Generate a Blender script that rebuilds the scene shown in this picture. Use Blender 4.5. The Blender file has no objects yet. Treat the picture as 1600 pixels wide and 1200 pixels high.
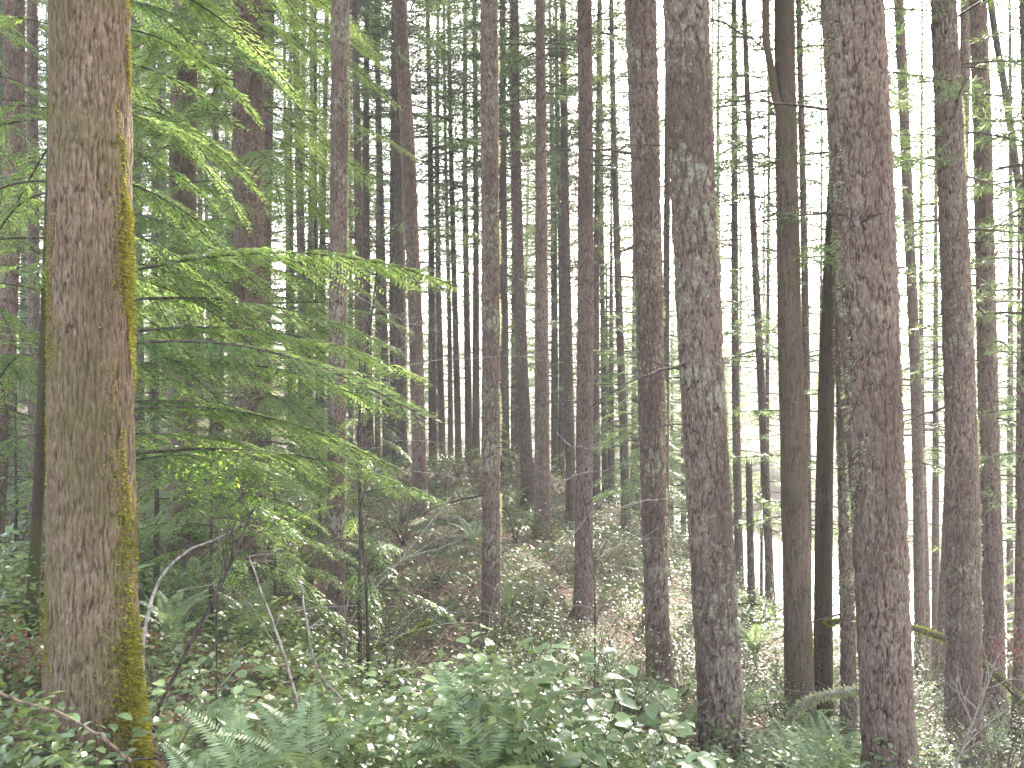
import bpy, math, random
import numpy as np
from mathutils import Vector, Matrix
R = math.radians
random.seed(7)
rng = np.random.default_rng(7)
SC = bpy.context.scene
COL = SC.collection
# ------------------------------------------------------------------ camera, world, sun, exposure
F = 1386.0                       # focal length in photo pixels (1600 wide)
EYE = 1.6
cam = bpy.data.cameras.new('camera'); cam_o = bpy.data.objects.new('camera', cam); COL.objects.link(cam_o)
cam.sensor_width = 36; cam.lens = F / 1600 * 36
cam.clip_start = 0.05; cam.clip_end = 2000
cam_o.location = (0, 0, EYE); cam_o.rotation_euler = (R(90), 0, 0)
SC.camera = cam_o
SUN_AZ, SUN_EL = R(21), R(30)    # azimuth to the right of the view direction (+Y)
w = bpy.data.worlds.new('World'); SC.world = w; w.use_nodes = True
nt = w.node_tree; nt.nodes.clear()
sky = nt.nodes.new('ShaderNodeTexSky'); sky.sky_type = 'NISHITA'; sky.sun_disc = False
sky.sun_elevation = SUN_EL; sky.sun_rotation = SUN_AZ; sky.dust_density = 4.0; sky.air_density = 1.0; sky.ozone_density = 1.0
bg = nt.nodes.new('ShaderNodeBackground'); bg.inputs[1].default_value = 0.15
wo = nt.nodes.new('ShaderNodeOutputWorld')
hs = nt.nodes.new('ShaderNodeHueSaturation'); hs.inputs['Saturation'].default_value = .6; hs.inputs['Value'].default_value = 1.1   # thin white cloud over the whole sky
nt.links.new(sky.outputs[0], hs.inputs['Color']); nt.links.new(hs.outputs[0], bg.inputs[0]); nt.links.new(bg.outputs[0], wo.inputs[0])
sl = bpy.data.lights.new('sun', 'SUN'); sl.energy = 5.0; sl.angle = R(1); sl.color = (1, .95, .86)
so = bpy.data.objects.new('sun', sl); COL.objects.link(so)
sd = Vector((math.sin(SUN_AZ) * math.cos(SUN_EL), math.cos(SUN_AZ) * math.cos(SUN_EL), math.sin(SUN_EL)))
so.rotation_euler = sd.to_track_quat('Z', 'Y').to_euler(); so.location = sd * 60
SC.view_settings.view_transform = 'Standard'; SC.view_settings.look = 'None'
SC.view_settings.exposure = 3.2; SC.view_settings.gamma = 1.0
cy = SC.cycles
cy.max_bounces = 7; cy.diffuse_bounces = 3; cy.glossy_bounces = 2; cy.transmission_bounces = 3
cy.volume_bounces = 0; cy.transparent_max_bounces = 6; cy.caustics_reflective = False; cy.caustics_refractive = False
cy.sample_clamp_indirect = 8.0

# ------------------------------------------------------------------ helpers
def P(px, py, d):
    return np.array([(px - 800) / F * d, d, EYE + (600 - py) / F * d])

def hash2(ix, iy, s=0):
    h = (ix.astype(np.int64) * 374761393 + iy.astype(np.int64) * 668265263 + int(s) * 2147483 + 1013904223) & 0xFFFFFFFF
    h = ((h ^ (h >> 13)) * 1274126177) & 0xFFFFFFFF
    h = ((h ^ (h >> 16)) * 2246822519) & 0xFFFFFFFF
    h = h ^ (h >> 15)
    return (h & 0xFFFFFF) / float(0xFFFFFF)

def vnoise(x, y, s=0, per=None):
    x = np.asarray(x, float); y = np.asarray(y, float)
    ix = np.floor(x).astype(int); iy = np.floor(y).astype(int)
    fx = x - ix; fy = y - iy
    fx = fx * fx * (3 - 2 * fx); fy = fy * fy * (3 - 2 * fy)
    ix1 = ix + 1
    if per: ix = ix % per; ix1 = ix1 % per
    a = hash2(ix, iy, s); b = hash2(ix1, iy, s); c = hash2(ix, iy + 1, s); d = hash2(ix1, iy + 1, s)
    return (a * (1 - fx) + b * fx) * (1 - fy) + (c * (1 - fx) + d * fx) * fy

def fbm(x, y, s=0, o=4, per=None):
    t = 0; a = .5; k = 1
    for i in range(o):
        t = t + a * vnoise(np.asarray(x) * k, np.asarray(y) * k, s + i, per * k if per else None)
        a *= .5; k *= 2
    return t

def cells(u, v, s, per):
    iu = np.floor(u).astype(int); iv = np.floor(v).astype(int)
    f1 = np.full(u.shape, 9.); f2 = f1.copy(); idv = np.zeros(u.shape)
    for a in (-1, 0, 1):
        for b in (-1, 0, 1):
            cu = iu + a; cv = iv + b; cm = cu % per
            du = cu + .15 + .7 * hash2(cm, cv, s) - u
            dv = cv + .1 + .8 * hash2(cm, cv, s + 7) - v
            d = np.sqrt(du * du + dv * dv)
            near = d < f1
            f2 = np.where(near, f1, np.minimum(f2, d))
            idv = np.where(near, hash2(cm, cv, s + 13), idv)
            f1 = np.where(near, d, f1)
    return f1, f2, idv

class MB:
    """collects quads; optional per-vertex scalar 't'"""
    def __init__(s): s.v = []; s.f = []; s.t = []; s.n = 0
    def add(s, v, f, t=0.5):
        v = np.asarray(v, float).reshape(-1, 3); f = np.asarray(f, int).reshape(-1, 4)
        s.v.append(v); s.f.append(f + s.n); s.n += len(v)
        s.t.append(np.broadcast_to(np.asarray(t, float), (len(v),)))
        return s
    def merge(s, o, M=None, dt=0):
        if not o.v: return s
        v, f, t = o.arrays()
        if M is not None:
            M = np.array(M); v = v @ M[:3, :3].T + M[:3, 3]
        return s.add(v, f, np.clip(t + dt, 0, 1))
    def arrays(s):
        return np.concatenate(s.v), np.concatenate(s.f), np.concatenate(s.t)
    def mesh(s, name, mats, smooth=False, wood=None, woodmat=None):
        nf = sum(len(x) for x in s.f)
        if wood is not None and wood.v: s.merge(wood)
        v, f, t = s.arrays()
        me = bpy.data.meshes.new(name)
        me.vertices.add(len(v)); me.vertices.foreach_set('co', v.astype(np.float32).ravel())
        me.loops.add(len(f) * 4); me.loops.foreach_set('vertex_index', f.astype(np.int32).ravel())
        me.polygons.add(len(f)); me.polygons.foreach_set('loop_start', np.arange(0, len(f) * 4, 4, dtype=np.int32))
        try: me.polygons.foreach_set('loop_total', np.full(len(f), 4, dtype=np.int32))
        except Exception: pass
        at = me.attributes.new('tint', 'FLOAT', 'POINT'); at.data.foreach_set('value', t.astype(np.float32))
        if smooth: me.polygons.foreach_set('use_smooth', np.ones(len(f), dtype=bool))
        for m in (mats if isinstance(mats, (list, tuple)) else [mats]): me.materials.append(m)
        if wood is not None:
            me.materials.append(woodmat or M['twig']); mi = np.zeros(len(f), dtype=np.int32); mi[nf:] = 1; me.polygons.foreach_set('material_index', mi)
        me.update(calc_edges=True)
        return me

def link(name, me, parent=None, loc=(0, 0, 0), rot=(0, 0, 0), scale=(1, 1, 1)):
    o = bpy.data.objects.new(name, me); COL.objects.link(o)
    o.parent = parent; o.location = loc; o.rotation_euler = rot; o.scale = scale
    return o
def tag(o, label=None, cat=None, group=None, kind=None):
    if label: o['label'] = label
    if cat: o['category'] = cat
    if group: o['group'] = group
    if kind: o['kind'] = kind
    return o

def tube(mb, pts, rad, segs=6, t=.5, cap=True, jit=0):
    pts = np.asarray(pts, float); n = len(pts)
    rad = np.broadcast_to(np.asarray(rad, float), (n,))
    d = np.gradient(pts, axis=0); d /= np.linalg.norm(d, axis=1)[:, None] + 1e-9
    ref = np.array([0, 0, 1.]) if abs(d[:, 2]).mean() < .8 else np.array([1., 0, 0])
    a = np.cross(d, ref); a /= np.linalg.norm(a, axis=1)[:, None] + 1e-9
    b = np.cross(d, a)
    th = np.linspace(0, 2 * math.pi, segs, endpoint=False)
    rr = rad[:, None] * (1 + (jit * (rng.random((n, segs)) - .5) if jit else 0))
    v = pts[:, None, :] + rr[..., None] * (np.cos(th)[None, :, None] * a[:, None, :] + np.sin(th)[None, :, None] * b[:, None, :])
    i = np.arange(n - 1)[:, None] * segs; j = np.arange(segs)[None, :]; k = (j + 1) % segs
    f = np.stack([i + j, i + k, i + segs + k, i + segs + j], -1).reshape(-1, 4)
    tt = np.repeat(np.broadcast_to(np.asarray(t, float), (n,)), segs)
    mb.add(v.reshape(-1, 3), f, tt)

def leaves(mb, c, d, nrm, L, W, t, fold=0.0):
    """rhombic leaf quads from base points c along d"""
    c = np.asarray(c, float); n = len(c)
    d = d / (np.linalg.norm(d, axis=1)[:, None] + 1e-9)
    s = np.cross(nrm, d); s /= np.linalg.norm(s, axis=1)[:, None] + 1e-9
    up = np.cross(d, s)
    L = np.broadcast_to(L, (n,))[:, None]; W = np.broadcast_to(W, (n,))[:, None]
    v = np.stack([c, c + d * L * .45 + s * W / 2 + up * W * fold, c + d * L, c + d * L * .45 - s * W / 2 + up * W * fold], 1)
    f = np.arange(n * 4).reshape(n, 4)
    mb.add(v.reshape(-1, 3), f, np.repeat(np.broadcast_to(t, (n,)), 4))

def smooth_path(pts, n):
    pts = np.asarray(pts, float); m = len(pts)
    if m == 2:
        tt = np.linspace(0, 1, n)[:, None]; return pts[0] * (1 - tt) + pts[1] * tt
    t = np.linspace(0, m - 1, n); out = []
    for x in t:
        i = min(int(x), m - 2); u = x - i
        p0 = pts[max(i - 1, 0)]; p1 = pts[i]; p2 = pts[i + 1]; p3 = pts[min(i + 2, m - 1)]
        out.append(.5 * ((2 * p1) + (-p0 + p2) * u + (2 * p0 - 5 * p1 + 4 * p2 - p3) * u * u + (-p0 + 3 * p1 - 3 * p2 + p3) * u ** 3))
    return np.array(out)

def jiggle(p, a):
    q = rng.normal(0, 1, p.shape); q = (q + np.roll(q, 1, 0)) / 2
    q[0] = 0; return p + q * a

# ------------------------------------------------------------------ materials
def newmat(name):
    m = bpy.data.materials.new(name); m.use_nodes = True; t = m.node_tree; t.nodes.clear()
    o = t.nodes.new('ShaderNodeOutputMaterial')
    return m, t, o
def ramp(t, fac, stops):
    r = t.nodes.new('ShaderNodeValToRGB'); e = r.color_ramp.elements
    while len(e) < len(stops): e.new(.5)
    for i, (p, c) in enumerate(stops):
        e[i].position = p; e[i].color = (*c, 1)
    t.links.new(fac, r.inputs[0]); return r.outputs[0]
def noise(t, vec, scale, det=4, rough=.6, dist=0):
    n = t.nodes.new('ShaderNodeTexNoise'); n.inputs['Scale'].default_value = scale; n.inputs['Detail'].default_value = det
    n.inputs['Roughness'].default_value = rough; n.inputs['Distortion'].default_value = dist
    t.links.new(vec, n.inputs['Vector']); return n.outputs[0]
def mapv(t, scale, src='Object', add=True):
    tc = t.nodes.new('ShaderNodeTexCoord'); mp = t.nodes.new('ShaderNodeMapping'); mp.inputs['Scale'].default_value = scale
    t.links.new(tc.outputs[src], mp.inputs['Vector'])
    if add:
        oi = t.nodes.new('ShaderNodeObjectInfo'); vm = t.nodes.new('ShaderNodeVectorMath'); vm.operation = 'ADD'
        mu = t.nodes.new('ShaderNodeMath'); mu.operation = 'MULTIPLY'; mu.inputs[1].default_value = 57
        t.links.new(oi.outputs['Random'], mu.inputs[0])
        t.links.new(mp.outputs[0], vm.inputs[0]); t.links.new(mu.outputs[0], vm.inputs[1]); return vm.outputs[0]
    return mp.outputs[0]
def math2(t, op, a, b=None, clamp=False):
    m = t.nodes.new('ShaderNodeMath'); m.operation = op; m.use_clamp = clamp
    for i, x in enumerate((a, b)):
        if x is None: continue
        if isinstance(x, (int, float)): m.inputs[i].default_value = x
        else: t.links.new(x, m.inputs[i])
    return m.outputs[0]
def mix(t, fac, a, b):
    m = t.nodes.new('ShaderNodeMix'); m.data_type = 'RGBA'
    if isinstance(fac, (int, float)): m.inputs[0].default_value = fac
    else: t.links.new(fac, m.inputs[0])
    for i, x in ((6, a), (7, b)):
        if isinstance(x, tuple): m.inputs[i].default_value = (*x, 1)
        else: t.links.new(x, m.inputs[i])
    return m.outputs[2]
def step(t, v, lo, hi):
    m = t.nodes.new('ShaderNodeMapRange'); m.interpolation_type = 'SMOOTHSTEP'
    m.inputs['From Min'].default_value = lo; m.inputs['From Max'].default_value = hi
    t.links.new(v, m.inputs[0]); return m.outputs[0]

def bark_mat(name, furrow, plate, pale, lichen=.5, moss=.3, mossc=(.10, .11, .025), cell=22, stretch=.28, mesh_detail=True, bump=.5, lichc=(.26, .255, .18)):
    m, t, o = newmat(name)
    b = t.nodes.new('ShaderNodeBsdfPrincipled'); b.inputs['Roughness'].default_value = .9
    b.inputs['Specular IOR Level'].default_value = .2
    v = mapv(t, (1, 1, 1)); vs = mapv(t, (1, 1, stretch))
    if mesh_detail:
        at = t.nodes.new('ShaderNodeAttribute'); at.attribute_name = 'tint'; h = at.outputs['Fac']
    else:
        wn = noise(t, vs, cell * .5, 3)
        dv = t.nodes.new('ShaderNodeVectorMath'); dv.operation = 'ADD'
        sc = t.nodes.new('ShaderNodeVectorMath'); sc.operation = 'SCALE'; sc.inputs['Scale'].default_value = .04
        t.links.new(wn, sc.inputs[0]); t.links.new(vs, dv.inputs[0]); t.links.new(sc.outputs[0], dv.inputs[1])
        vo = t.nodes.new('ShaderNodeTexVoronoi'); vo.feature = 'DISTANCE_TO_EDGE'; vo.inputs['Scale'].default_value = cell
        t.links.new(dv.outputs[0], vo.inputs['Vector']); h = step(t, vo.outputs['Distance'], 0.0, .25)
    fine = noise(t, vs, 70, 5, .7)
    c = mix(t, step(t, h, .15, .55), tuple(x * .5 for x in furrow), plate)
    c = mix(t, step(t, fine, .40, .70), c, pale)
    gr = noise(t, vs, 160, 3, .8); c = mix(t, math2(t, 'MULTIPLY', step(t, gr, .5, .7), .6), c, tuple(x * .8 for x in furrow))
    big = noise(t, vs, 2.2, 4)
    c = mix(t, math2(t, 'MULTIPLY', step(t, big, .4, .65), .55), c, tuple(x * .55 for x in plate))
    ln = noise(t, v, 19, 6, .8); lb = noise(t, v, 1.7, 3)
    lm = math2(t, 'MULTIPLY', step(t, math2(t, 'ADD', ln, math2(t, 'MULTIPLY', lb, .5)), .90 - .13 * lichen, .99 - .13 * lichen), math2(t, 'MULTIPLY', step(t, h, .25, .6), min(1, .5 + lichen * .5)))
    c = mix(t, lm, c, lichc)
    mn = noise(t, v, 1.1, 5, .65); mm = step(t, mn, .62 - .3 * moss, .92 - .3 * moss)
    c = mix(t, math2(t, 'MULTIPLY', mm, .65 * min(1, moss * 2)), c, mossc)
    t.links.new(c, b.inputs['Base Color'])
    bp = t.nodes.new('ShaderNodeBump'); bp.inputs['Strength'].default_value = bump; bp.inputs['Distance'].default_value = .02
    hh = math2(t, 'ADD', math2(t, 'MULTIPLY', fine, .8), math2(t, 'MULTIPLY', h, 0.0 if mesh_detail else 1.0))
    t.links.new(hh, bp.inputs['Height']); t.links.new(bp.outputs[0], b.inputs['Normal'])
    t.links.new(b.outputs[0], o.inputs[0]); return m

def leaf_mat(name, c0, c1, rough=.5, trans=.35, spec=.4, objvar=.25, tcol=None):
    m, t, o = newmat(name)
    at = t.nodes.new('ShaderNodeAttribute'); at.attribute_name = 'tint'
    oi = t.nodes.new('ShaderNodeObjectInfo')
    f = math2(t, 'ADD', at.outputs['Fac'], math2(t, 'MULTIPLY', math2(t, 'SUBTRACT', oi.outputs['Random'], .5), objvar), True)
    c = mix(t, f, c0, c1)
    b = t.nodes.new('ShaderNodeBsdfPrincipled'); b.inputs['Roughness'].default_value = rough; b.inputs['Specular IOR Level'].default_value = spec
    t.links.new(c, b.inputs['Base Color'])
    tr = t.nodes.new('ShaderNodeBsdfTranslucent')
    hs = t.nodes.new('ShaderNodeHueSaturation'); hs.inputs['Value'].default_value = 1.5; hs.inputs['Hue'].default_value = .48; hs.inputs['Saturation'].default_value = 1.1
    t.links.new(c, hs.inputs['Color']); t.links.new(hs.outputs[0], tr.inputs[0])
    mx = t.nodes.new('ShaderNodeMixShader'); mx.inputs[0].default_value = trans
    t.links.new(b.outputs[0], mx.inputs[1]); t.links.new(tr.outputs[0], mx.inputs[2]); t.links.new(mx.outputs[0], o.inputs[0])
    return m

M = {}
M['fir'] = bark_mat('fir_bark', (.075, .030, .019), (.145, .096, .072), (.28, .22, .18), lichen=.6, moss=.15)
M['fir_lichen'] = bark_mat('fir_bark_lichen', (.075, .032, .02), (.14, .094, .07), (.27, .215, .175), lichen=.9, moss=.2)
M['fir_red'] = bark_mat('fir_bark_red', (.085, .038, .026), (.145, .10, .078), (.25, .20, .165), lichen=.45, moss=.1)
M['maple'] = bark_mat('ridged_bark', (.06, .028, .016), (.14, .092, .058), (.27, .20, .145), lichen=.15, moss=.72, mossc=(.09, .085, .022))
M['smooth'] = bark_mat('smooth_bark', (.07, .045, .03), (.115, .08, .058), (.15, .115, .088), lichen=.1, moss=.62, mossc=(.07, .068, .022), bump=.3)
M['dark'] = bark_mat('dark_bark', (.04, .028, .02), (.075, .055, .04), (.10, .08, .06), lichen=.1, moss=.7, mossc=(.06, .065, .018))
M['far'] = bark_mat('forest_bark', (.065, .035, .025), (.125, .09, .07), (.19, .15, .122), lichen=.5, moss=.1, mesh_detail=False, bump=.7)
M['fardark'] = bark_mat('dark_forest_bark', (.05, .035, .03), (.12, .09, .08), (.16, .13, .12), lichen=.3, moss=.4, mesh_detail=False, bump=.7)
M['twig'] = bark_mat('twig_bark', (.05, .035, .03), (.10, .075, .06), (.14, .115, .095), lichen=.3, moss=.3, mesh_detail=False, bump=.1)
M['paletwig'] = bark_mat('pale_twig_bark', (.18, .145, .12), (.33, .28, .24), (.46, .41, .36), lichen=.2, moss=.15, mesh_detail=False, bump=.1)
M['redtwig'] = bark_mat('red_cane_bark', (.10, .06, .04), (.17, .11, .08), (.24, .18, .14), lichen=.0, moss=.0, mesh_detail=False, bump=.1)
M['mosslog'] = leaf_mat('moss_green', (.14, .18, .02), (.30, .36, .06), rough=.95, trans=.3, spec=.1)
M['moss'] = leaf_mat('moss_tufts', (.10, .10, .02), (.32, .31, .07), rough=.95, trans=.4, spec=.1)
M['lichen'] = leaf_mat('beard_lichen', (.22, .24, .13), (.42, .44, .28), rough=.95, trans=.4, spec=.1)
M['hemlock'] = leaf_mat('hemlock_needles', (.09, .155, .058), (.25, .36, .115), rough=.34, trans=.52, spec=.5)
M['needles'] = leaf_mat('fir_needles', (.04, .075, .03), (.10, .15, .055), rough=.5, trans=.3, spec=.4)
M['needles_lit'] = leaf_mat('sunlit_fir_needles', (.07, .12, .042), (.18, .26, .09), rough=.5, trans=.35, spec=.4)  # lighter copy of the fir needles, sunlight put into the colour
M['salal'] = leaf_mat('salal_leaves', (.06, .10, .04), (.27, .35, .16), rough=.24, trans=.28, spec=1.0)
M['cover'] = leaf_mat('ground_leaves', (.04, .07, .02), (.17, .22, .07), rough=.42, trans=.35, spec=.45)
M['fern'] = leaf_mat('fern_fronds', (.11, .17, .07), (.27, .34, .17), rough=.45, trans=.35, spec=.5)
M['young'] = leaf_mat('young_leaves', (.10, .20, .035), (.22, .35, .06), rough=.5, trans=.5, spec=.3)
M['dry'] = leaf_mat('dry_leaves', (.13, .055, .03), (.30, .17, .10), rough=.8, trans=.25, spec=.2)
M['deadneedle'] = leaf_mat('dead_foliage', (.10, .05, .035), (.20, .11, .08), rough=.8, trans=.25, spec=.2)

# ------------------------------------------------------------------ terrain
ctrl = [(0, 0, 0), (-3, 0, .1), (3, 0, -.2), (-3, 3.5, .05), (0, 3.4, -.1), (1.2, 4, -.55), (2.6, 4, -1.2), (3.5, 5.5, -2.0), (0, 6, -1.0), (-2.2, 6, -.75),
        (-30, 20, 1.6), (-60, 60, 6), (-25, 45, 1.5), (-8, 45, -.2), (0, 60, -1.2), (0, 100, -1.5), (-30, 110, 5), (-100, 150, 14), (0, 200, 2), (100, 200, 14), (50, 60, -5.2), (60, 0, -8), (-60, 0, 5),
        (0, -30, 0), (-60, -30, 3), (60, -30, -7), (30, 30, -6.6), (32, 90, -1.5), (70, 110, 3), (12, -12, -2.5), (10, 4, -4.2), (12, 12, -5.2)]
for px, py, d in [(150, 1185, 4.2), (45, 960, 6), (-10, 880, 10), (52, 850, 14), (285, 835, 13.5), (385, 885, 12.5), (215, 720, 25), (475, 715, 24), (527, 1045, 11.5),
                  (657, 810, 18), (620, 735, 26), (690, 742, 28), (767, 1045, 11.5), (790, 722, 26), (848, 845, 18), (893, 790, 24), (912, 960, 13.5), (979, 800, 26),
                  (1028, 1080, 9.7), (1130, 1215, 8), (1157, 930, 26), (1205, 960, 22), (1247, 1160, 11), (1325, 1195, 12 * .93), (1395, 1270, 7.2), (1437, 1080, 17),
                  (1503, 1175, 10.5), (1550, 1120, 13), (650, 960, 12.5), (400, 1010, 8.5), (250, 1010, 7.5), (650, 1130, 7), (1450, 1090, 21), (1450, 1075, 25), (1590, 1140, 21)]:
    ctrl.append(tuple(P(px, py, d)))
ctrl = np.array(ctrl, float)
def tps(r): return np.where(r > 1e-9, r * r * np.log(r + 1e-9), 0)
n_ = len(ctrl); A = np.zeros((n_ + 3, n_ + 3)); rr_ = np.linalg.norm(ctrl[:, None, :2] - ctrl[None, :, :2], axis=2)
A[:n_, :n_] = tps(rr_) + np.eye(n_) * .6; A[:n_, n_] = 1; A[:n_, n_ + 1:] = ctrl[:, :2]; A[n_:, :n_] = A[:n_, n_:].T
wts = np.linalg.solve(A, np.concatenate([ctrl[:, 2], [0, 0, 0]]))
ROAD = smooth_path(np.array([(24, -30, 0), (19, 2, 0), (16.6, 20, 0), (15.6, 28, 0), (14.6, 36, 0), (12.4, 46, 0), (9, 58, 0), (4, 74, 0), (-2, 100, 0)], float), 90)[:, :2]
RZ = -7.35
def road_dist(x, y):
    p = np.stack([x.ravel(), y.ravel()], 1); out = np.empty(len(p))
    for i in range(0, len(p), 20000):
        out[i:i + 20000] = np.sqrt(((p[i:i + 20000, None] - ROAD[None]) ** 2).sum(2)).min(1)
    return out.reshape(x.shape)
def zt(x, y, rough=True):
    x = np.asarray(x, float); y = np.asarray(y, float); sh = x.shape; xf = x.ravel(); yf = y.ravel()
    z = wts[n_] + wts[n_ + 1] * xf + wts[n_ + 2] * yf
    for k in range(n_):
        z = z + wts[k] * tps(np.hypot(xf - ctrl[k, 0], yf - ctrl[k, 1]))
    z = np.clip(z, -9, 25)
    if rough: z = z + .42 * (fbm(xf * .45 + 50, yf * .45 + 50, 3, 4) - .47) * np.clip(np.hypot(xf, yf) / 4, .2, 1)
    rd = road_dist(xf, yf); k = np.clip((rd - 4.2) / 5, 0, 1); k = k * k * (3 - 2 * k)
    z = RZ * (1 - k) + z * k
    return z.reshape(sh)
def ground(x, y): return float(zt(np.array([x]), np.array([y]))[0])

def axis(lo, hi, n, c, p):
    t = np.linspace(-1, 1, n); s = np.sign(t) * np.abs(t) ** p
    return np.where(s < 0, c + s * (c - lo), c + s * (hi - c))
gx = axis(-220, 220, 340, 1, 2.2); gy = axis(-60, 420, 360, 11, 2.2)
GX, GY = np.meshgrid(gx, gy); GZ = zt(GX, GY)
nx, ny = len(gx), len(gy)
ii = (np.arange(ny - 1)[:, None] * nx + np.arange(nx - 1)[None]).ravel()
g = MB(); g.add(np.stack([GX, GY, GZ], -1).reshape(-1, 3), np.stack([ii, ii + 1, ii + nx + 1, ii + nx], 1))
m, t, o = newmat('forest_floor'); v = mapv(t, (1, 1, 1), add=False)
b = t.nodes.new('ShaderNodeBsdfPrincipled'); b.inputs['Roughness'].default_value = .95
n1 = noise(t, v, 1.3, 6, .65); n2 = noise(t, v, 22, 5, .7); n3 = noise(t, v, .5, 4)
c = ramp(t, n2, [(.3, (.035, .025, .018)), (.5, (.10, .06, .04)), (.62, (.16, .09, .055)), (.75, (.20, .15, .11))])
c = mix(t, step(t, n1, .45, .6), c, ramp(t, n2, [(.35, (.03, .04, .015)), (.65, (.09, .11, .04))]))
t.links.new(c, b.inputs['Base Color'])
bp = t.nodes.new('ShaderNodeBump'); bp.inputs['Strength'].default_value = 1; bp.inputs['Distance'].default_value = .05
t.links.new(n2, bp.inputs['Height']); t.links.new(bp.outputs[0], b.inputs['Normal']); t.links.new(b.outputs[0], o.inputs[0])
tag(link('ground', g.mesh('ground', m, True)), kind='structure')
# gravel road below the slope
m, t, o = newmat('pale_gravel'); v = mapv(t, (1, 1, 1), add=False)
b = t.nodes.new('ShaderNodeBsdfPrincipled'); b.inputs['Roughness'].default_value = .6
c = ramp(t, noise(t, v, 9, 6, .7), [(.3, (.55, .54, .52)), (.7, (.75, .74, .72))]); t.links.new(c, b.inputs['Base Color']); t.links.new(b.outputs[0], o.inputs[0])
rd = MB(); tn = np.gradient(ROAD, axis=0); tn /= np.linalg.norm(tn, axis=1)[:, None]; nr = np.stack([tn[:, 1], -tn[:, 0]], 1)
offs = np.linspace(-3.9, 3.9, 7); rv = np.stack([np.concatenate([ROAD + nr * q, np.full((len(ROAD), 1), RZ + .10 - .02 * abs(q))], 1) for q in offs], 1)
ii = (np.arange(len(ROAD) - 1)[:, None] * 7 + np.arange(6)[None]).ravel()
rd.add(rv.reshape(-1, 3), np.stack([ii, ii + 7, ii + 8, ii + 1], 1)); tag(link('road', rd.mesh('road', m, True)), kind='structure')

# ------------------------------------------------------------------ tree builders
def trunk_mesh(path, radf, near, mat, style='fir', seed=0, zvis=9.0, segs=None, twigs=None):
    """path: f(z)->(x,y) offsets; radf: f(z)->radius; z measured from the base"""
    H = path['H']
    if near:
        segs = segs or 250
        zs = np.concatenate([np.linspace(-.5, zvis, int((zvis + .5) / .0115)), np.linspace(zvis, H, 60)[1:]])
    else:
        segs = segs or 12
        zs = np.concatenate([[-.6, -.2, 0, .25, .6], np.linspace(1.2, H, 26)])
    th = np.linspace(0, 2 * math.pi, segs, endpoint=False)
    Z, T = np.meshgrid(zs, th, indexing='ij')
    r = radf(np.clip(zs, 0, H))[:, None] * np.ones_like(T)
    fl = np.exp(-np.clip(zs, 0, 9) / .28)[:, None]
    r = r * (1 + .36 * fl * (1 + .7 * np.sin(T * 3 + seed) + .4 * np.sin(T * 5 + seed * 2)))
    h = np.full(T.shape, .6)
    if near:
        per = {'fir': max(12, int(radf(np.array([1.]))[0] * 80)), 'maple': 52, 'smooth': 16}[style]
        r0 = float(radf(np.array([1.]))[0])
        cw = 2 * math.pi * r0 / per
        st = {'fir': 3.6, 'maple': 9.0, 'smooth': 9}[style]
        U = T / (2 * math.pi) * per; V = Z / (cw * st)
        wu = (fbm(T / (2 * math.pi) * 24, Z * 5, seed + 3, 3, 24) - .45) * (1.7 if style != 'maple' else 2.6)
        wv = (fbm(T / (2 * math.pi) * 24, Z * 7, seed + 9, 3, 24) - .45) * .9
        f1, f2, idv = cells(U + wu, V + wv, seed, per)
        e = np.clip((f2 - f1) / (.62 if style == 'fir' else .6), 0, 1)
        wj = (fbm(T / (2 * math.pi) * 60, Z * 14, seed + 17, 3, 60) - .45) * 1.4
        g1, g2, jd = cells(U * 3 + wu * 2.4 + wj, V * 2.6 + wv * 2.5 + wj, seed + 5, per * 3)
        e2 = np.clip((g2 - g1) / .55, 0, 1)
        fine = fbm(T / (2 * math.pi) * 90, Z * 22, seed + 20, 3, 90)
        k2 = .36 if style == 'fir' else .25
        h = np.clip((e ** .8 * (.6 + .4 * idv) * (1 - k2) + k2 * e2 * (.4 + .6 * jd)) * 1.25 * (.7 + .6 * fine), 0, 1)
        amp = {'fir': .025, 'maple': .010, 'smooth': .006}[style] * (r0 / .2) ** .5
        lump = (fbm(T / (2 * math.pi) * 6, Z * 1.3, seed + 31, 3, 6) - .45)
        r = r + amp * (h - .6) + r0 * .10 * lump + amp * .5 * (fine - .45)
    cx, cy_ = path['f'](zs)
    x = cx[:, None] + r * np.cos(T); y = cy_[:, None] + r * np.sin(T)
    mb = MB(); n = len(zs)
    i = np.arange(n - 1)[:, None] * segs; j = np.arange(segs)[None]; k = (j + 1) % segs
    mb.add(np.stack([x, y, Z], -1).reshape(-1, 3), np.stack([i + j, i + k, i + segs + k, i + segs + j], -1).reshape(-1, 4), h.ravel())
    if twigs is not None: return mb.mesh('trunk', mat, True, wood=twigs)
    return mb.mesh('trunk', mat, True)

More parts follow.
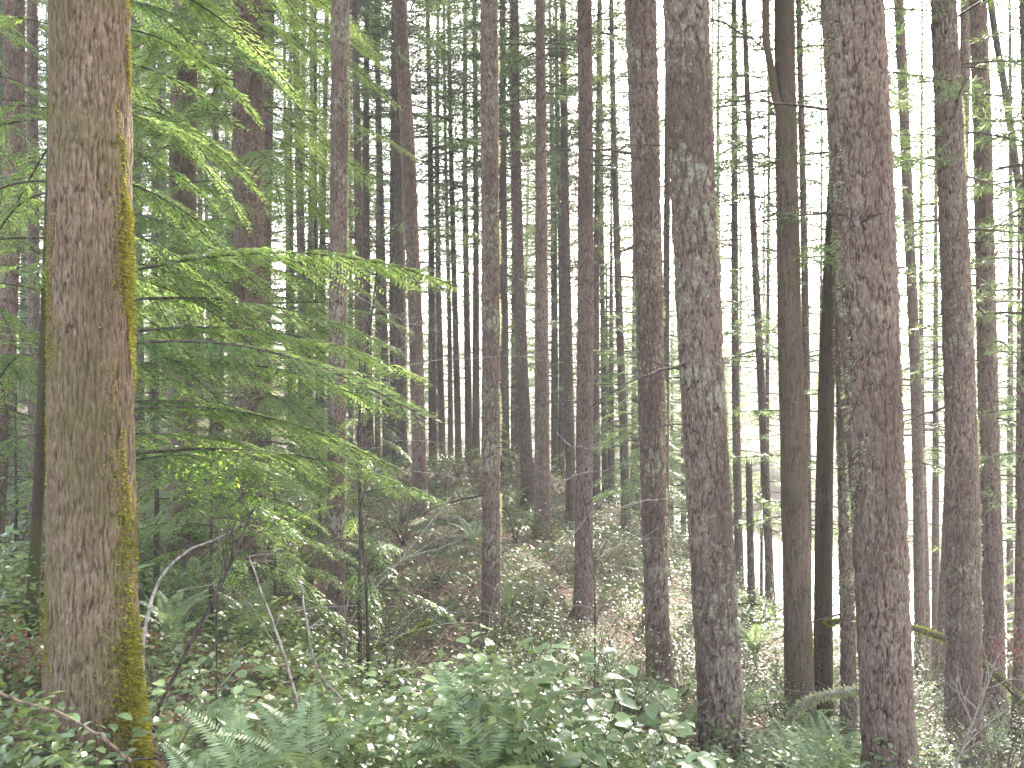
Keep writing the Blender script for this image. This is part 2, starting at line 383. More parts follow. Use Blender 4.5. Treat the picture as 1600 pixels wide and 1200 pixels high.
def hemlock_spray(L, seed, coarse=1.0):
    """flat drooping spray along +X; returns (wood, needles)"""
    r = np.random.default_rng(seed); wd = MB(); nd = MB()
    n = 24; t = np.linspace(0, 1, n)
    droop = r.uniform(.22, .42) * L
    main = np.stack([L * t, .05 * L * np.sin(t * 3 + r.uniform(0, 6)) * t, .10 * L * t - droop * t ** 2.4 * 1.3], 1)
    tube(wd, main, .0035 + (.008 * L / 2) * (1 - t), 5)
    sp = .042 * coarse; m = int(L * .8 / sp)
    for k in range(m):
        for sgn in (-1, 1):
            tt = .2 + .8 * (k + r.random() * .6) / m
            if tt > 1 or (tt < .5 and r.random() > tt * 1.7 + .08): continue
            if r.random() < .12: continue
            p = np.array([np.interp(tt, t, main[:, a]) for a in range(3)])
            ln = L * .24 * (1 - tt) ** .55 * r.uniform(.6, 1.15) + .05
            an = R(r.uniform(42, 66)) * sgn
            u = np.linspace(0, 1, 6)
            dx, dy = math.cos(an), math.sin(an)
            tw = p + np.stack([ln * u * dx + .12 * ln * u * u, ln * u * dy * (1 - .12 * u), -.45 * ln * u ** 2 - .03 * u + r.uniform(-.03, .03) * u], 1)
            tube(wd, tw, .0022 * (1 - .6 * u), 3)
            q = max(3, int(ln / (.019 * coarse)))
            uu = (np.arange(q) + .5) / q
            c = np.stack([np.interp(uu, u, tw[:, a]) for a in range(3)], 1)
            d0 = np.array([dx, dy, -.35]); sd_ = np.array([-dy, dx, 0])
            for s2 in (-1, 1):
                ll = (.052 * (1 - uu * .55) * r.uniform(.6, 1.25, q) + .008) * coarse ** .7
                dd = d0[None] * .75 + s2 * sd_[None] * .8 + r.normal(0, .13, (q, 3)); dd[:, 2] -= .12
                nn = np.tile([0, 0, 1.], (q, 1)) + r.normal(0, .28, (q, 3))
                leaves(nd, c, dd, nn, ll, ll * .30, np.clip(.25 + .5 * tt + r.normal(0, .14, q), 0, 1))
    return wd, nd
SPRAYS = [hemlock_spray(L, 40 + i) for i, L in enumerate((1.2, 1.5, 1.8, 2.1, 2.4, 1.0))]
SPRL = (1.2, 1.5, 1.8, 2.1, 2.4, 1.0)

def place_spray(wd, nd, pos, az, pitch, L, roll=0, dt=0):
    k = min(range(len(SPRL)), key=lambda i: abs(SPRL[i] - L) + random.random() * .25); s = L / SPRL[k]
    Mx = Matrix.Translation(Vector(pos)) @ Matrix.Rotation(az, 4, 'Z') @ Matrix.Rotation(-pitch, 4, 'Y') @ Matrix.Rotation(roll, 4, 'X') @ Matrix.Scale(s, 4)
    wd.merge(SPRAYS[k][0], Mx); nd.merge(SPRAYS[k][1], Mx, dt)

def fir_crown(seed, z0, z1, Lmax, tuft=.15, dens=1.0, low=0, full=False, step_z=.42):
    r = np.random.default_rng(seed); wd = MB(); nd = MB(); z = z0
    while z < z1 - .2:
        k = (z - z0) / (z1 - z0)
        L0 = Lmax * ((1 - k) ** .75 * (1 if full else min(1, .5 + k * 3))) + .25
        for _ in range(r.integers(3, 6)):
            if r.random() > dens: continue
            az = r.uniform(0, 2 * math.pi); L = L0 * r.uniform(.55, 1.1)
            n = 7; t = np.linspace(0, 1, n); e = np.array([math.cos(az), math.sin(az), 0])
            up = r.uniform(-.1, .3) * (1 - .5 * (1 - k)); dr = r.uniform(.15, .4)
            br = np.array([0, 0, z + r.uniform(-.2, .2)]) + e[None] * (L * t)[:, None]; br[:, 2] += L * (up * t - dr * t * t + .1 * t ** 4)
            tube(wd, br, .006 + .014 * (1 - t) * L / 2, 4)
            sd_ = np.array([-e[1], e[0], 0]); q = int(26 * L)
            for a in range(int(L / .17)):
                tt = .22 + .78 * (a + r.random()) / (L / .17)
                if tt > 1: continue
                p = np.array([np.interp(tt, t, br[:, c]) for c in range(3)])
                for sgn in (-1, 1):
                    ln = (.16 + .26 * L * (1 - tt)) * r.uniform(.5, 1.1)
                    d = e * .7 + sd_ * sgn * .75; d[2] = r.uniform(-.35, .05)
                    m_ = max(3, int(ln / (tuft * .20))); uu = (np.arange(m_) + r.random(m_) * .8) / m_
                    c = p + d[None] * (ln * uu)[:, None]
                    dd = d[None] + r.normal(0, .55, (m_, 3)); dd[:, 2] -= .15
                    leaves(nd, c, dd, np.tile([0, 0, 1.], (m_, 1)) + r.normal(0, .5, (m_, 3)), tuft * r.uniform(.6, 1.3, m_), tuft * r.uniform(.09, .17, m_), np.clip(.3 + .35 * tt + r.normal(0, .16, m_), 0, 1))
        z += step_z * r.uniform(.7, 1.3)
    return wd, nd

def dead_limbs(seed, z0, z1, n, Lmax, rad=.2, fine=True):
    r = np.random.default_rng(seed); wd = MB()
    for _ in range(n):
        z = r.uniform(z0, z1); az = r.uniform(0, 2 * math.pi); L = Lmax * r.uniform(.25, 1)
        t = np.linspace(0, 1, 7); e = np.array([math.cos(az), math.sin(az), 0]); sd_ = np.array([-e[1], e[0], 0])
        br = np.array([0, 0, z]) + e[None] * (rad * .6 + L * t)[:, None]; br[:, 2] += L * (r.uniform(-.25, .15) * t - r.uniform(0, .25) * t * t); br = br + sd_[None] * (r.uniform(-.15, .15) * L * t * t)[:, None]
        tube(wd, br, .003 + .008 * (1 - t) * L, 4)
        if fine:
            for a in range(int(L * 5)):
                tt = r.uniform(.2, 1); p = np.array([np.interp(tt, t, br[:, c]) for c in range(3)])
                d = e * r.uniform(.2, .8) + sd_ * r.choice([-1, 1]) * .8 + np.array([0, 0, r.uniform(-.5, .3)]); ln = r.uniform(.1, .4) * L * (1.1 - tt) + .06
                tube(wd, np.array([p, p + d * ln * .5 + r.normal(0, .012, 3), p + d * ln]), [.0035, .0028, .0015], 3)
    return wd

# shared crowns
CROWNS = []
for i in range(5):
    w_, n_d = fir_crown(100 + i, 0, 15 + i, 2.4, tuft=.15, dens=.9)
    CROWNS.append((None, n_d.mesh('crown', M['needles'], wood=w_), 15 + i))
FULL = []
for i in range(4):
    w_, n_d = fir_crown(200 + i, .4, 12 + 2 * i, 2.6, tuft=.15, dens=.95, full=True, step_z=.36)
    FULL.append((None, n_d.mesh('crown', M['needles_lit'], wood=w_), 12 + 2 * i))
SPARSE = []
for i in range(3):
    w_, n_d = fir_crown(300 + i, .0, 9, 1.9, tuft=.12, dens=.5, step_z=.4)
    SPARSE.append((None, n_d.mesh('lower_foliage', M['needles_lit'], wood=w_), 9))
DEAD = [dead_limbs(400 + i, 1.0, 11, 42, 1.5, .1) for i in range(4)]
def one_limb(seed):
    r = np.random.default_rng(seed); wd = MB(); t = np.linspace(0, 1, 9); L = 1.0
    br = np.stack([L * t, .12 * np.sin(t * 3 + seed) * t, r.uniform(-.2, .15) * t - r.uniform(.05, .25) * t * t], 1); br[1:] += r.normal(0, .008, (8, 3))
    tube(wd, br, .003 + .011 * (1 - t), 5)
    for a in range(r.integers(2, 7)):
        k = r.integers(2, 8); d = np.array([r.uniform(.2, .8), r.choice([-1, 1]) * .8, r.uniform(-.5, .3)]); ln = r.uniform(.12, .4)
        tube(wd, np.array([br[k], br[k] + d * ln * .5 + r.normal(0, .015, 3), br[k] + d * ln]), [.004, .003, .0015], 3)
    return wd.mesh('dead_limb', M['twig'])
LIMBS = [one_limb(430 + i) for i in range(8)]

def hero(name, pts, widths, d, mat, label, cat='fir tree', style='fir', near=True, yaw=0, H=24, crown=True, seed=1, dead=True, group=None, segs=None, scrown=None):
    """pts: photo x at y=0, y=600 and (x, y) at base; widths (at y=0, y=600)"""
    x0, xm, xb, yb = pts
    B = P(xb, yb, d); gz = ground(B[0], B[1]); B[2] = gz
    z_top = EYE + 600 / F * d - gz; z_mid = EYE - gz
    X0 = (x0 - 800) / F * d - B[0]; Xm = (xm - 800) / F * d - B[0]
    # quadratic through (0,0),(z_mid,Xm),(z_top,X0), then linear above
    Aq = np.linalg.solve(np.array([[z_mid ** 2, z_mid], [z_top ** 2, z_top]]), np.array([Xm, X0]))
    def f(z):
        z = np.asarray(z, float); zc = np.minimum(z, z_top)
        x = Aq[0] * zc ** 2 + Aq[1] * zc + (2 * Aq[0] * z_top + Aq[1]) * .4 * (z - zc)
        return x, yaw * z + .03 * np.sin(z * .6 + seed)
    w0, wm = [q * d / F / 2 for q in widths]
    sl_ = (w0 - wm) / (z_top - z_mid)
    def rad(z):
        z = np.asarray(z, float); a = wm + sl_ * (z - z_mid)
        top = w0 * (H - z) / (H - z_top)
        return np.maximum(np.where(z < z_top, a, top), .01)
    root = bpy.data.objects.new(name, None); COL.objects.link(root); root.location = B; root.empty_display_size = .3
    tag(root, label, cat, group)
    tr = link('trunk', trunk_mesh({'f': f, 'H': H}, rad, near, mat, style, seed, z_top + .6, segs), root)
    if crown:
        cr = random.choice(CROWNS) if scrown is None else scrown
        zc = max(H - cr[2] * .97, z_top + 1.5); cs = (H - zc) / (cr[2] * .97); cx, cyy = f(np.array([zc])); dx, _ = f(np.array([H]))
        tilt = math.atan2(float(dx[0] - cx[0]), H - zc); rz = random.uniform(0, 6.28)
        link('crown', cr[1], root, (float(cx[0]), float(cyy[0]), zc), (0, tilt, rz), (1, 1, cs))
    if dead:
        for k in range(20):
            z = random.uniform(1.3, z_top + .5); az = random.uniform(0, 6.28); q = f(np.array([z])); rr = float(rad(np.array([z]))[0]) * .8
            L = random.choice([.12, .2, .3, .3, .5, .9]) * random.uniform(.7, 1.3); L2 = max(L, .3)
            link('dead_limb', random.choice(LIMBS), root, (float(q[0][0]) + rr * math.cos(az), float(q[1][0]) + rr * math.sin(az), z), (random.uniform(-.3, .3), random.uniform(-.3, .3), az), (L, L2, L2))
    root['_'] = 0; del root['_']
    return root, f, rad, B

T = {}
T['maple'] = hero('broadleaf_tree', (137, 143, 152, 1190), (116, 124), 4.2, M['maple'], 'thick grey ridged trunk with yellow moss down its right side, nearest tree on the left', 'tree', 'maple', seed=5, H=19, dead=False, segs=330)
T['hemA'] = hero('hemlock_tree', (92, 66, 45, 965), (13, 16), 6.0, M['dark'], 'slim dark leaning hemlock close behind the thick mossy left trunk, spreading bright green sprays', 'hemlock', 'smooth', seed=8, H=13, dead=False, crown=False, segs=48)
T['L3'] = hero('fir_tree', (20, 8, -8, 880), (30, 24), 10, M['fir'], 'grey fir trunk at the very left edge of the picture', seed=11, segs=90)
T['L4'] = hero('fir_tree', (52, 52, 54, 850), (15, 17), 14, M['fir_red'], 'thin reddish fir just left of the thick mossy trunk, behind the dark leaning hemlock', seed=12, segs=70)
T['L5'] = hero('fir_tree', (292, 284, 286, 835), (38, 44), 13.5, M['fir_red'], 'reddish brown tree with bright moss at its foot on the left bank', seed=13, segs=110, style='smooth')
T['L6'] = hero('fir_tree', (388, 388, 382, 885), (44, 46), 12.5, M['fir'], 'stout brown trunk half veiled by hemlock sprays, right of the moss-footed tree', seed=14, segs=120)
T['L7'] = hero('fir_tree', (420, 414, 415, 800), (18, 21), 19, M['far'], 'slimmer grey trunk hugging the right side of the sprays-veiled stout trunk', seed=15, near=False, segs=20)
T['C1'] = hero('fir_tree', (532, 527, 526, 1045), (28, 27), 11.5, M['fir_lichen'], 'straight fir with pale lichen tufts down its right edge, left of centre', seed=16, segs=110)
T['C2'] = hero('fir_tree', (624, 652, 657, 812), (21, 22), 18, M['fir'], 'slightly leaning grey fir standing on the bank crest left of the middle', seed=17, segs=70)
T['C3'] = hero('fir_tree', (764, 767, 767, 1045), (27, 28), 11.5, M['fir_lichen'], 'straight mottled fir nearest the middle, its foot behind the pale leafy shrubs', seed=18, segs=110)
T['C4'] = hero('fir_tree', (844, 847, 848, 850), (14, 22), 18, M['fir'], 'grey fir just right of the middle mottled fir, foot on the green bank', seed=19, segs=70)
T['C5'] = hero('fir_tree', (914, 914, 911, 960), (22, 26), 13.5, M['fir_red'], 'flaky reddish fir standing alone in the dip right of centre', seed=20, segs=110)
T['C6'] = hero('fir_tree', (1001, 1017, 1030, 1080), (48, 41), 9.7, M['fir_lichen'], 'broad grey-brown fir, first of the big trunks right of centre', seed=21, segs=150)
T['C7'] = hero('fir_tree', (1072, 1097, 1132, 1215), (69, 68), 8.0, M['fir_lichen'], 'big leaning fir with deep plated bark and pale lichen blotches', seed=22)
T['R1'] = hero('alder_tree', (1225, 1237, 1250, 1160), (30, 38), 11, M['smooth'], 'smooth brown mossy trunk that forks high up, seen against the brightest sky', 'alder', 'smooth', seed=23, segs=110, H=20)
T['R2'] = hero('alder_tree', (1322, 1293, 1286, 1172), (20, 25), 11.6, M['dark'], 'dark moss-covered trunk leaning behind the biggest fir on the right', 'alder', 'smooth', seed=24, segs=90, H=19)
T['R3'] = hero('fir_tree', (1292, 1318, 1327, 1190), (20, 22), 11.1, M['fir_lichen'], 'thin lichened fir tucked against the left side of the biggest fir', seed=25, segs=90)
T['R4'] = hero('fir_tree', (1330, 1364, 1397, 1275), (92, 84), 7.2, M['fir'], 'biggest fir on the right with dark deeply furrowed bark', seed=26)
T['R5'] = hero('fir_tree', (1404, 1430, 1438, 1085), (15, 16), 17, M['fir_red'], 'thin fir between the biggest fir and the mottled fir to its right', seed=27, segs=60)
T['R6'] = hero('fir_tree', (1476, 1498, 1505, 1178), (37, 45), 10.5, M['fir_lichen'], 'stout mottled fir second from the right edge of the close trunks', seed=28, segs=140)
T['R7'] = hero('fir_tree', (1508, 1492, 1466, 1110), (16, 18), 15.5, M['fir'], 'brown trunk with swollen leaning foot just left of the stout mottled fir', seed=29, segs=60)
T['R8'] = hero('fir_tree', (1526, 1545, 1552, 1120), (25, 29), 13, M['fir_red'], 'smooth-looking brown fir right of the stout mottled fir, in front of the bright road', seed=30, segs=100)
T['R9'] = hero('fir_tree', (1546, 1622, 1640, 1130), (10, 12), 14, M['fardark'], 'thin dark tree slanting out of the right edge of the picture', seed=31, near=False, segs=16)
T['R10'] = hero('fir_tree', (1600, 1603, 1592, 1200), (13, 17), 11.5, M['fir'], 'brown trunk cut by the lower right edge of the picture', seed=32, segs=70)

# alder fork
root, f, rad, B = T['R1']
zf = EYE + 410 / F * 11 - B[2]
fx = float(f(np.array([zf]))[0][0])
m = MB(); q = [(fx, 0, zf)] + [((px - 800) / F * 11 - B[0], -.05, EYE + (600 - py) / F * 11 - B[2]) for px, py in ((1212, 160), (1204, 110), (1195, 60), (1192, -60))] + [((1186 - 800) / F * 11 - B[0], .3, EYE + 900 / F * 11 - B[2])]
tube(m, jiggle(smooth_path(q, 40), .006), np.linspace(.055, .035, 40), 14); link('fork', m.mesh('fork', M['smooth'], True), root)

def mid(px, w_, d, label, group=None, px0=None, mat=None, H=None, name='fir_tree', dead=True, low=False):
    x0 = px if px0 is None else px0
    dd = d; H = H or random.uniform(24, 28)
    X = (px - 800) / F * d; gz = ground(X, d)
    r0 = w_ * d / F / 2
    root = bpy.data.objects.new(name, None); COL.objects.link(root); root.location = (X, d, gz); root.empty_display_size = .3
    tag(root, label, 'fir tree', group)
    z_top = EYE + 600 / F * d - gz; lean = ((x0 - px) / F * d) / z_top
    ph = random.uniform(0, 6); a = random.uniform(.02, .08)
    def f(z): z = np.asarray(z, float); return lean * z * (1 - z / (H * 4)) + a * np.sin(z * .25 + ph) - a * math.sin(ph), a * np.cos(z * .2 + ph) - a * math.cos(ph)
    def rf(z): z = np.asarray(z, float); return np.maximum(r0 * 1.1 * (1 - z / H) ** .75, .012)
    tw = None
    if dead:
        tw = MB(); tw.merge(random.choice(DEAD), Matrix.Translation((0, 0, random.uniform(-.4, 1.5))) @ Matrix.Rotation(math.atan2(lean, 1), 4, 'Y') @ Matrix.Rotation(random.uniform(0, 6), 4, 'Z'))
    link('trunk', trunk_mesh({'f': f, 'H': H}, rf, False, mat or M['far'], segs=14, twigs=tw), root)
    cr = random.choice(CROWNS); zc = H - cr[2] * .97; cx = float(f(zc)[0]); tx = float(f(H)[0])
    c1 = link('crown', cr[1], root, (cx, 0, zc), (0, math.atan2(tx - cx, H - zc), random.uniform(0, 6.28)))
    if low:
        s = random.choice(SPARSE); link('lower_foliage', s[1], root, (0, 0, low), (0, math.atan2(lean, 1), random.uniform(0, 6)))
    return root

MIDS = [  # px at base, width, distance, px at top, low foliage start, label
 (214, 21, 24, 216, 3, 'grey distant trunk nearest the right side of the thick mossy left tree'),
 (243, 12, 30, 245, 4, 'thin distant trunk left of the moss-footed reddish tree'),
 (475, 14, 23, 467, 2, 'straight brown trunk left of the lichen-edged fir, at its mid height'),
 (500, 6, 15, 490, 0, 'very thin dark stem close left of the lichen-edged fir'),
 (566, 14, 22, 550, 0, 'first slim trunk right of the lichen-edged fir'),
 (578, 13, 25, 574, 5, 'slim trunk left of the tight trunk cluster on the crest'),
 (606, 13, 27, 588, 0, 'left trunk of the tight cluster on the bank crest'),
 (618, 12, 26, 606, 0, 'middle trunk of the tight cluster on the bank crest'),
 (629, 15, 24, 619, 0, 'right trunk of the tight cluster on the bank crest'),
 (677, 12, 29, 662, 5, 'slim trunk just right of the leaning crest fir'),
 (692, 10, 33, 684, 0, 'thin trunk against the bright gap, second right of the leaning crest fir'),
 (704, 8, 34, 696, 0, 'thin trunk in the middle of the bright gap'),
 (717, 10, 29, 703, 6, 'dark thin trunk crossing the bright gap, with green tufts high up'),
 (733, 11, 30, 730, 0, 'left trunk of the close pair beside the middle mottled fir'),
 (744, 11, 28, 738, 0, 'right trunk of the close pair beside the middle mottled fir'),
 (789, 14, 25, 787, 5, 'slim trunk right behind the middle mottled fir'),
 (808, 8, 33, 800, 3, 'thin stem between the mottled middle fir and the grey bank fir'),
 (826, 19, 22, 803, 0, 'brown trunk leaning up left, beside the grey bank fir'),
 (866, 9, 31, 858, 4, 'thin trunk right of the grey bank fir'),
 (893, 15, 22, 880, 0, 'grey brown trunk left of the flaky reddish fir'),
 (877, 10, 28, 872, 0, 'thin trunk between the grey bank fir and its brown right neighbour'),
 (932, 12, 25, 930, 0, 'slim trunk close right of the flaky reddish fir'),
 (946, 9, 28, 938, 4, 'thin trunk in shade right of the flaky reddish fir'),
 (979, 13, 24, 955, .6, 'slim dark trunk with bare side twigs left of the broad grey fir'),
 (1040, 12, 19, 1032, 0, 'slim trunk showing along the right edge of the broad grey fir'),
 (1118, 6, 30, 1112, 0, 'very thin trunk close right of the big leaning fir, against white sky'),
 (1157, 13, 21, 1139, 0, 'first dark slim trunk right of the big leaning fir'),
 (1206, 13, 19, 1162, 0, 'dark slim trunk curving up left toward the bright sky'),
 (1199, 7, 24, 1198, 0, 'thin stem left of the forked mossy trunk'),
 (1262, 12, 17, 1247, 2, 'slim trunk hidden against the right side of the forked mossy trunk'),
 (1276, 5, 26, 1280, 0, 'very thin dark stem in the gap right of the forked mossy trunk'),
 (1344, 12, 20, 1338, 0, 'slim trunk glimpsed beside the biggest fir'),
 (1452, 9, 26, 1440, 2, 'thin trunk between the two stout firs on the right'),
 (1580, 10, 24, 1574, 1, 'thin trunk by the bright road, right of the brown fir'),
]
for px, w_, d, x0, low, lab in MIDS:
    mid(px, w_, d, lab, px0=x0, low=low, mat=M['fardark'] if w_ < 8 else None)

# snag
Bp = P(1175, 950, 17); gz = ground(Bp[0], Bp[1]); zt_ = EYE - 130 / F * 17 - gz
m = MB(); zz = np.linspace(-.4, zt_, 40); tube(m, np.stack([zz * 0 - .03 * zz / zt_ * 0, zz * 0, zz], 1) + np.stack([-.02 * zz, 0 * zz, 0 * zz], 1), np.linspace(.085, .06, 40) + rng.normal(0, .002, 40), 14)
for a in range(7):
    th = a * .9; p = np.array([-.02 * zt_ + .045 * math.cos(th), .045 * math.sin(th), zt_ - .05]); tube(m, [p, p + [0.005, 0, random.uniform(.1, .35)]], [.018, .002], 4)
tag(link('dead_snag', m.mesh('dead_snag', M['far'], True), None, (Bp[0], Bp[1], gz)), 'short broken-off dead trunk between two dark slim trunks right of the leaning fir', 'dead tree')

def clearing(X, Y):
    """the road clearing and the gap that lets the sun onto the near shrubs stay free of further trees"""
    for ox, oy, l, w_ in ((15, 30, 55, 5), (.3, 3.8, 48, 2.6)):
        a = (X - ox) * .358 + (Y - oy) * .934; p = abs((X - ox) * .934 - (Y - oy) * .358)
        if 0 < a < l and p < w_: return True
    return road_dist(np.array([float(X)]), np.array([float(Y)]))[0] < 4.7
# hidden-depth fill: the rest of the stand
taken = [(o.location.x, o.location.y) for o in bpy.data.objects if o.type == 'EMPTY']
ZONES = [(-400, 205, 'slim trunk of the distant stand seen left of the moss-footed tree'), (205, 520, 'slim distant trunk behind the hemlock sprays on the left'),
         (520, 660, 'far slim trunk between the lichen-edged fir and the crest fir'), (660, 770, 'far thin trunk in the bright gap left of the middle fir'),
         (770, 915, 'far slim trunk between the middle fir and the flaky fir'), (915, 1100, 'far slim trunk behind the broad grey fir'),
         (1100, 1290, 'far thin trunk against the bright sky near the forked trunk'), (1290, 1480, 'far slim trunk behind the biggest fir'), (1480, 2200, 'far slim trunk beyond the right edge firs')]
cnt = 0; tries = 0
while cnt < 100 and tries < 6000:
    tries += 1
    d = random.uniform(24, 70); px = random.uniform(-120, 1720); X = (px - 800) / F * d
    if min((X - a) ** 2 + (d - b) ** 2 for a, b in taken) < 2.2 ** 2: continue
    if road_dist(np.array([X]), np.array([d]))[0] < 6: continue
    if clearing(X, d): continue
    if 1085 < px < 1300 and random.random() < .55: continue
    if 655 < px < 740 and random.random() < .85: continue
    if px > 1300 and random.random() < .5: continue
    taken.append((X, d)); cnt += 1
    z = [q for q in ZONES if q[0] <= px < q[1]][0]
    mid(px, random.uniform(.16, .32) * F / d, d, z[2], group=z[2].replace('trunk', 'trunks', 1), px0=px + random.uniform(-12, 12), low=random.choice([0, 3, 5, 6, 8]) if px < 1085 else random.choice([0, 2, 4]))
# side and rear trees that fill the wood outside the frame
for X, Y in [(-9, 5), (-7.5, -2), (-4, -6), (3, -5), (8, 1), (9.5, 7), (-12, 9), (-14, 16), (6.2, 4.2), (11, -6), (-1, -10)]:
    mid(X / Y * F + 800 if False else 800 + X * F / max(abs(Y), .1) * (1 if Y > 0 else -1), .3 * F / Y, Y, 'fir tree of the same wood standing outside the photographed view', group='fir trees outside the view') if Y > 0.5 else None

# sunlit young conifers beyond and beside the road
spots = [(-14, 64), (-6, 58), (2, 66), (20, 44), (19.5, 52), (23, 38), (17, 60), (24, 60), (28, 48), (22, 68), (30, 58), (12, 66), (14, 74), (27, 72), (34, 66), (38, 52), (21.5, 33), (25, 30), (40, 78), (6, 80), (33, 84), (-22, 60), (-30, 52), (7.2, 31), (8.6, 37), (25, 34)] + [(-30 + 4.1 * i, 58 + 16 * ((i * 7) % 5) / 4) for i in range(11)] + [(-16, 40), (-20, 33), (-11, 37), (-24, 44), (3.5, 33), (5.2, 40), (7.8, 44)] + [(3.1, 29), (1.3, 34), (5.4, 26.5), (-6, 33), (-9.5, 29), (-13, 26), (9.6, 26.8), (24.5, 37), (27, 41), (31, 46), (35, 62), (36, 72), (33, 53), (10.6, 29.5), (9.2, 22.5), (-3.4, 40), (6.3, 35)]
for i, (X, Y) in enumerate(spots):
    if clearing(X, Y): continue
    fl = FULL[i % 4]; s = random.uniform(.8, 1.25); gz = ground(X, Y)
    if 23 <= i < 26 or i >= 37: s *= .6
    if i >= 44: s *= 1.35
    root = bpy.data.objects.new('young_conifer', None); COL.objects.link(root); root.location = (X, Y, gz); root.rotation_euler = (0, 0, random.uniform(0, 6)); root.scale = (s, s, s)
    zone = 'left' if X < -5 else ('mid' if X < 14 else 'right')
    tag(root, {'left': 'leafy young conifer glimpsed far behind the left bank', 'mid': 'small bushy conifer on this side of the road below the bright sky', 'right': 'sunlit bushy conifer beyond the road, behind the right hand trunks'}[zone], 'conifer', {'left': 'young conifers behind the left bank', 'mid': 'small conifers near the road', 'right': 'sunlit conifers beyond the road'}[zone])
    m = MB(); zz = np.linspace(-.3, fl[2], 20); tube(m, np.stack([0 * zz, 0 * zz, zz], 1), np.linspace(.13, .012, 20), 10)
    link('trunk', m.mesh('trunk', M['far'], True), root); link('crown', fl[1], root)
# taller conifers near the road whose green boughs start well above the ground
for k, (px, d, z0, s) in enumerate([(1352, 24, 2.5, .9), (1425, 27, 5, .9), (1462, 23, 6.5, .8), (1532, 25, 6, .9), (1592, 19, 5, .7), (1572, 30, 4, 1.1), (1445, 36, 4, 1.1), (1302, 32, 1, .8), (1182, 36, .5, .75), (1104, 30, .5, .8), (1122, 25, .5, .6), (1068, 33, 1, 1),
        (955, 27, 1.5, .8), (868, 30, 3, .9), (802, 34, 4, .9), (590, 33, 2, .9), (520, 29, 1, .9), (455, 27, 1, .9), (335, 24, 1, .8), (240, 27, 1, .9), (20, 24, .5, .9), (1640, 24, 2, 1), (1500, 40, 3, 1.2), (1385, 42, 3, 1.2)]):
    fl = FULL[k % 4]; X = (px - 800) / F * d
    if clearing(X, d): continue
    gz = ground(X, d); h = z0 + fl[2] * s
    root = bpy.data.objects.new('young_conifer', None); COL.objects.link(root); root.location = (X, d, gz)
    tag(root, 'conifer', 'conifer', 'bushy conifers beyond the stand')
    m = MB(); zz = np.linspace(-.3, h, 24); tube(m, np.stack([0 * zz, 0 * zz, zz], 1), np.linspace(.12, .012, 24), 10)
    link('trunk', m.mesh('trunk', M['far'], True), root); link('crown', fl[1], root, (0, 0, z0), (0, 0, random.uniform(0, 6)), (s, s, s))
for key, z, n_s in (('R5', 4, 1.1), ('R6', 6, .9), ('R8', 3.5, 1), ('R10', 4, .9), ('R3', 6, .8), ('C2', 6, 1), ('C4', 8, 1)):
    root, f, rad, B = T[key]; q = f(np.array([z])); q2 = f(np.array([z + 6])); link('lower_foliage', random.choice(SPARSE)[1], root, (float(q[0][0]), 0, z), (0, math.atan2(float(q2[0][0] - q[0][0]), 6), random.uniform(0, 6)), (n_s, n_s, 1))
# far wooded hillside as one mass
m = MB()
nF = 42000; a = rng.uniform(-1.0, 1.0, nF); dist = rng.uniform(85, 150, nF); X = np.sin(a) * dist; Y = np.cos(a) * dist
tree_id = np.floor(X / 4.2).astype(int) + 1000 * np.floor(Y / 5).astype(int)
cxx = (np.floor(X / 4.2) + .5 + (hash2(np.floor(X / 4.2), np.floor(Y / 5), 3) - .5) * .6) * 4.2; cyy = (np.floor(Y / 5) + .5) * 5
hh = rng.random(nF) ** 1.4; Ht = 11 + 9 * hash2(np.floor(X / 4.2), np.floor(Y / 5), 5); rr = (1 - hh) * 2.1 * rng.random(nF) ** .5 + .2; an = rng.uniform(0, 6.28, nF)
c = np.stack([cxx + rr * np.cos(an), cyy + rr * np.sin(an), 0 * X], 1); c[:, 2] = zt(cxx, cyy, False) + hh * Ht
dd = np.stack([np.cos(an), np.sin(an), -.5 + 0 * an], 1)
leaves(m, c, dd, np.tile([0, 0, 1.], (nF, 1)) + rng.normal(0, .5, (nF, 3)), rng.uniform(.5, 1.1, nF), rng.uniform(.15, .35, nF), np.clip(hash2(np.floor(X / 4.2), np.floor(Y / 5), 9) * .6 + rng.normal(.2, .15, nF), 0, 1))
tag(link('distant_wood', m.mesh('distant_wood', M['needles_lit'])), 'far conifer wood on the hillside seen between all the trunks', 'wood', kind='stuff')

# ------------------------------------------------------------------ hemlock foliage
def hem_crown(root, f, items, name='crown'):
    wd = MB(); nd = MB()
    for z, az, pitch, L in items:
        x, y = f(np.array([z])); place_spray(wd, nd, (float(x[0]), float(y[0]), z), az, pitch, L, random.uniform(-.3, .3), random.uniform(-.12, .12))
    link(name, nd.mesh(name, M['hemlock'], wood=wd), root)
root, f, rad, B = T['hemA']
it = []
for k in range(92):
    z = random.uniform(.9, 12.5); az = random.uniform(0, 6.28)
    L = max(.5, (2.0 - .10 * z) * random.uniform(.6, 1.05))
    if math.sin(az) < -.35: L *= .45
    it.append((z, az, random.uniform(-.12, .15), L))
for k in range(30):                      # limbs reaching right across the view
    z = .9 + k * .155 + random.uniform(-.1, .1); it.append((z, random.uniform(-.3, .8), random.uniform(-.18, .04) if z > 2.3 else random.uniform(.05, .22), random.uniform(2.0, 2.75) if z < 2.3 else random.uniform(1.0, 1.9)))
hem_crown(root, f, it)
root, f, rad, B = T['L6']
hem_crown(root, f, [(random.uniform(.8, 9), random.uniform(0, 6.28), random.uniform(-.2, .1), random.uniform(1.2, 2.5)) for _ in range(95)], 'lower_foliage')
root, f, rad, B = T['L5']
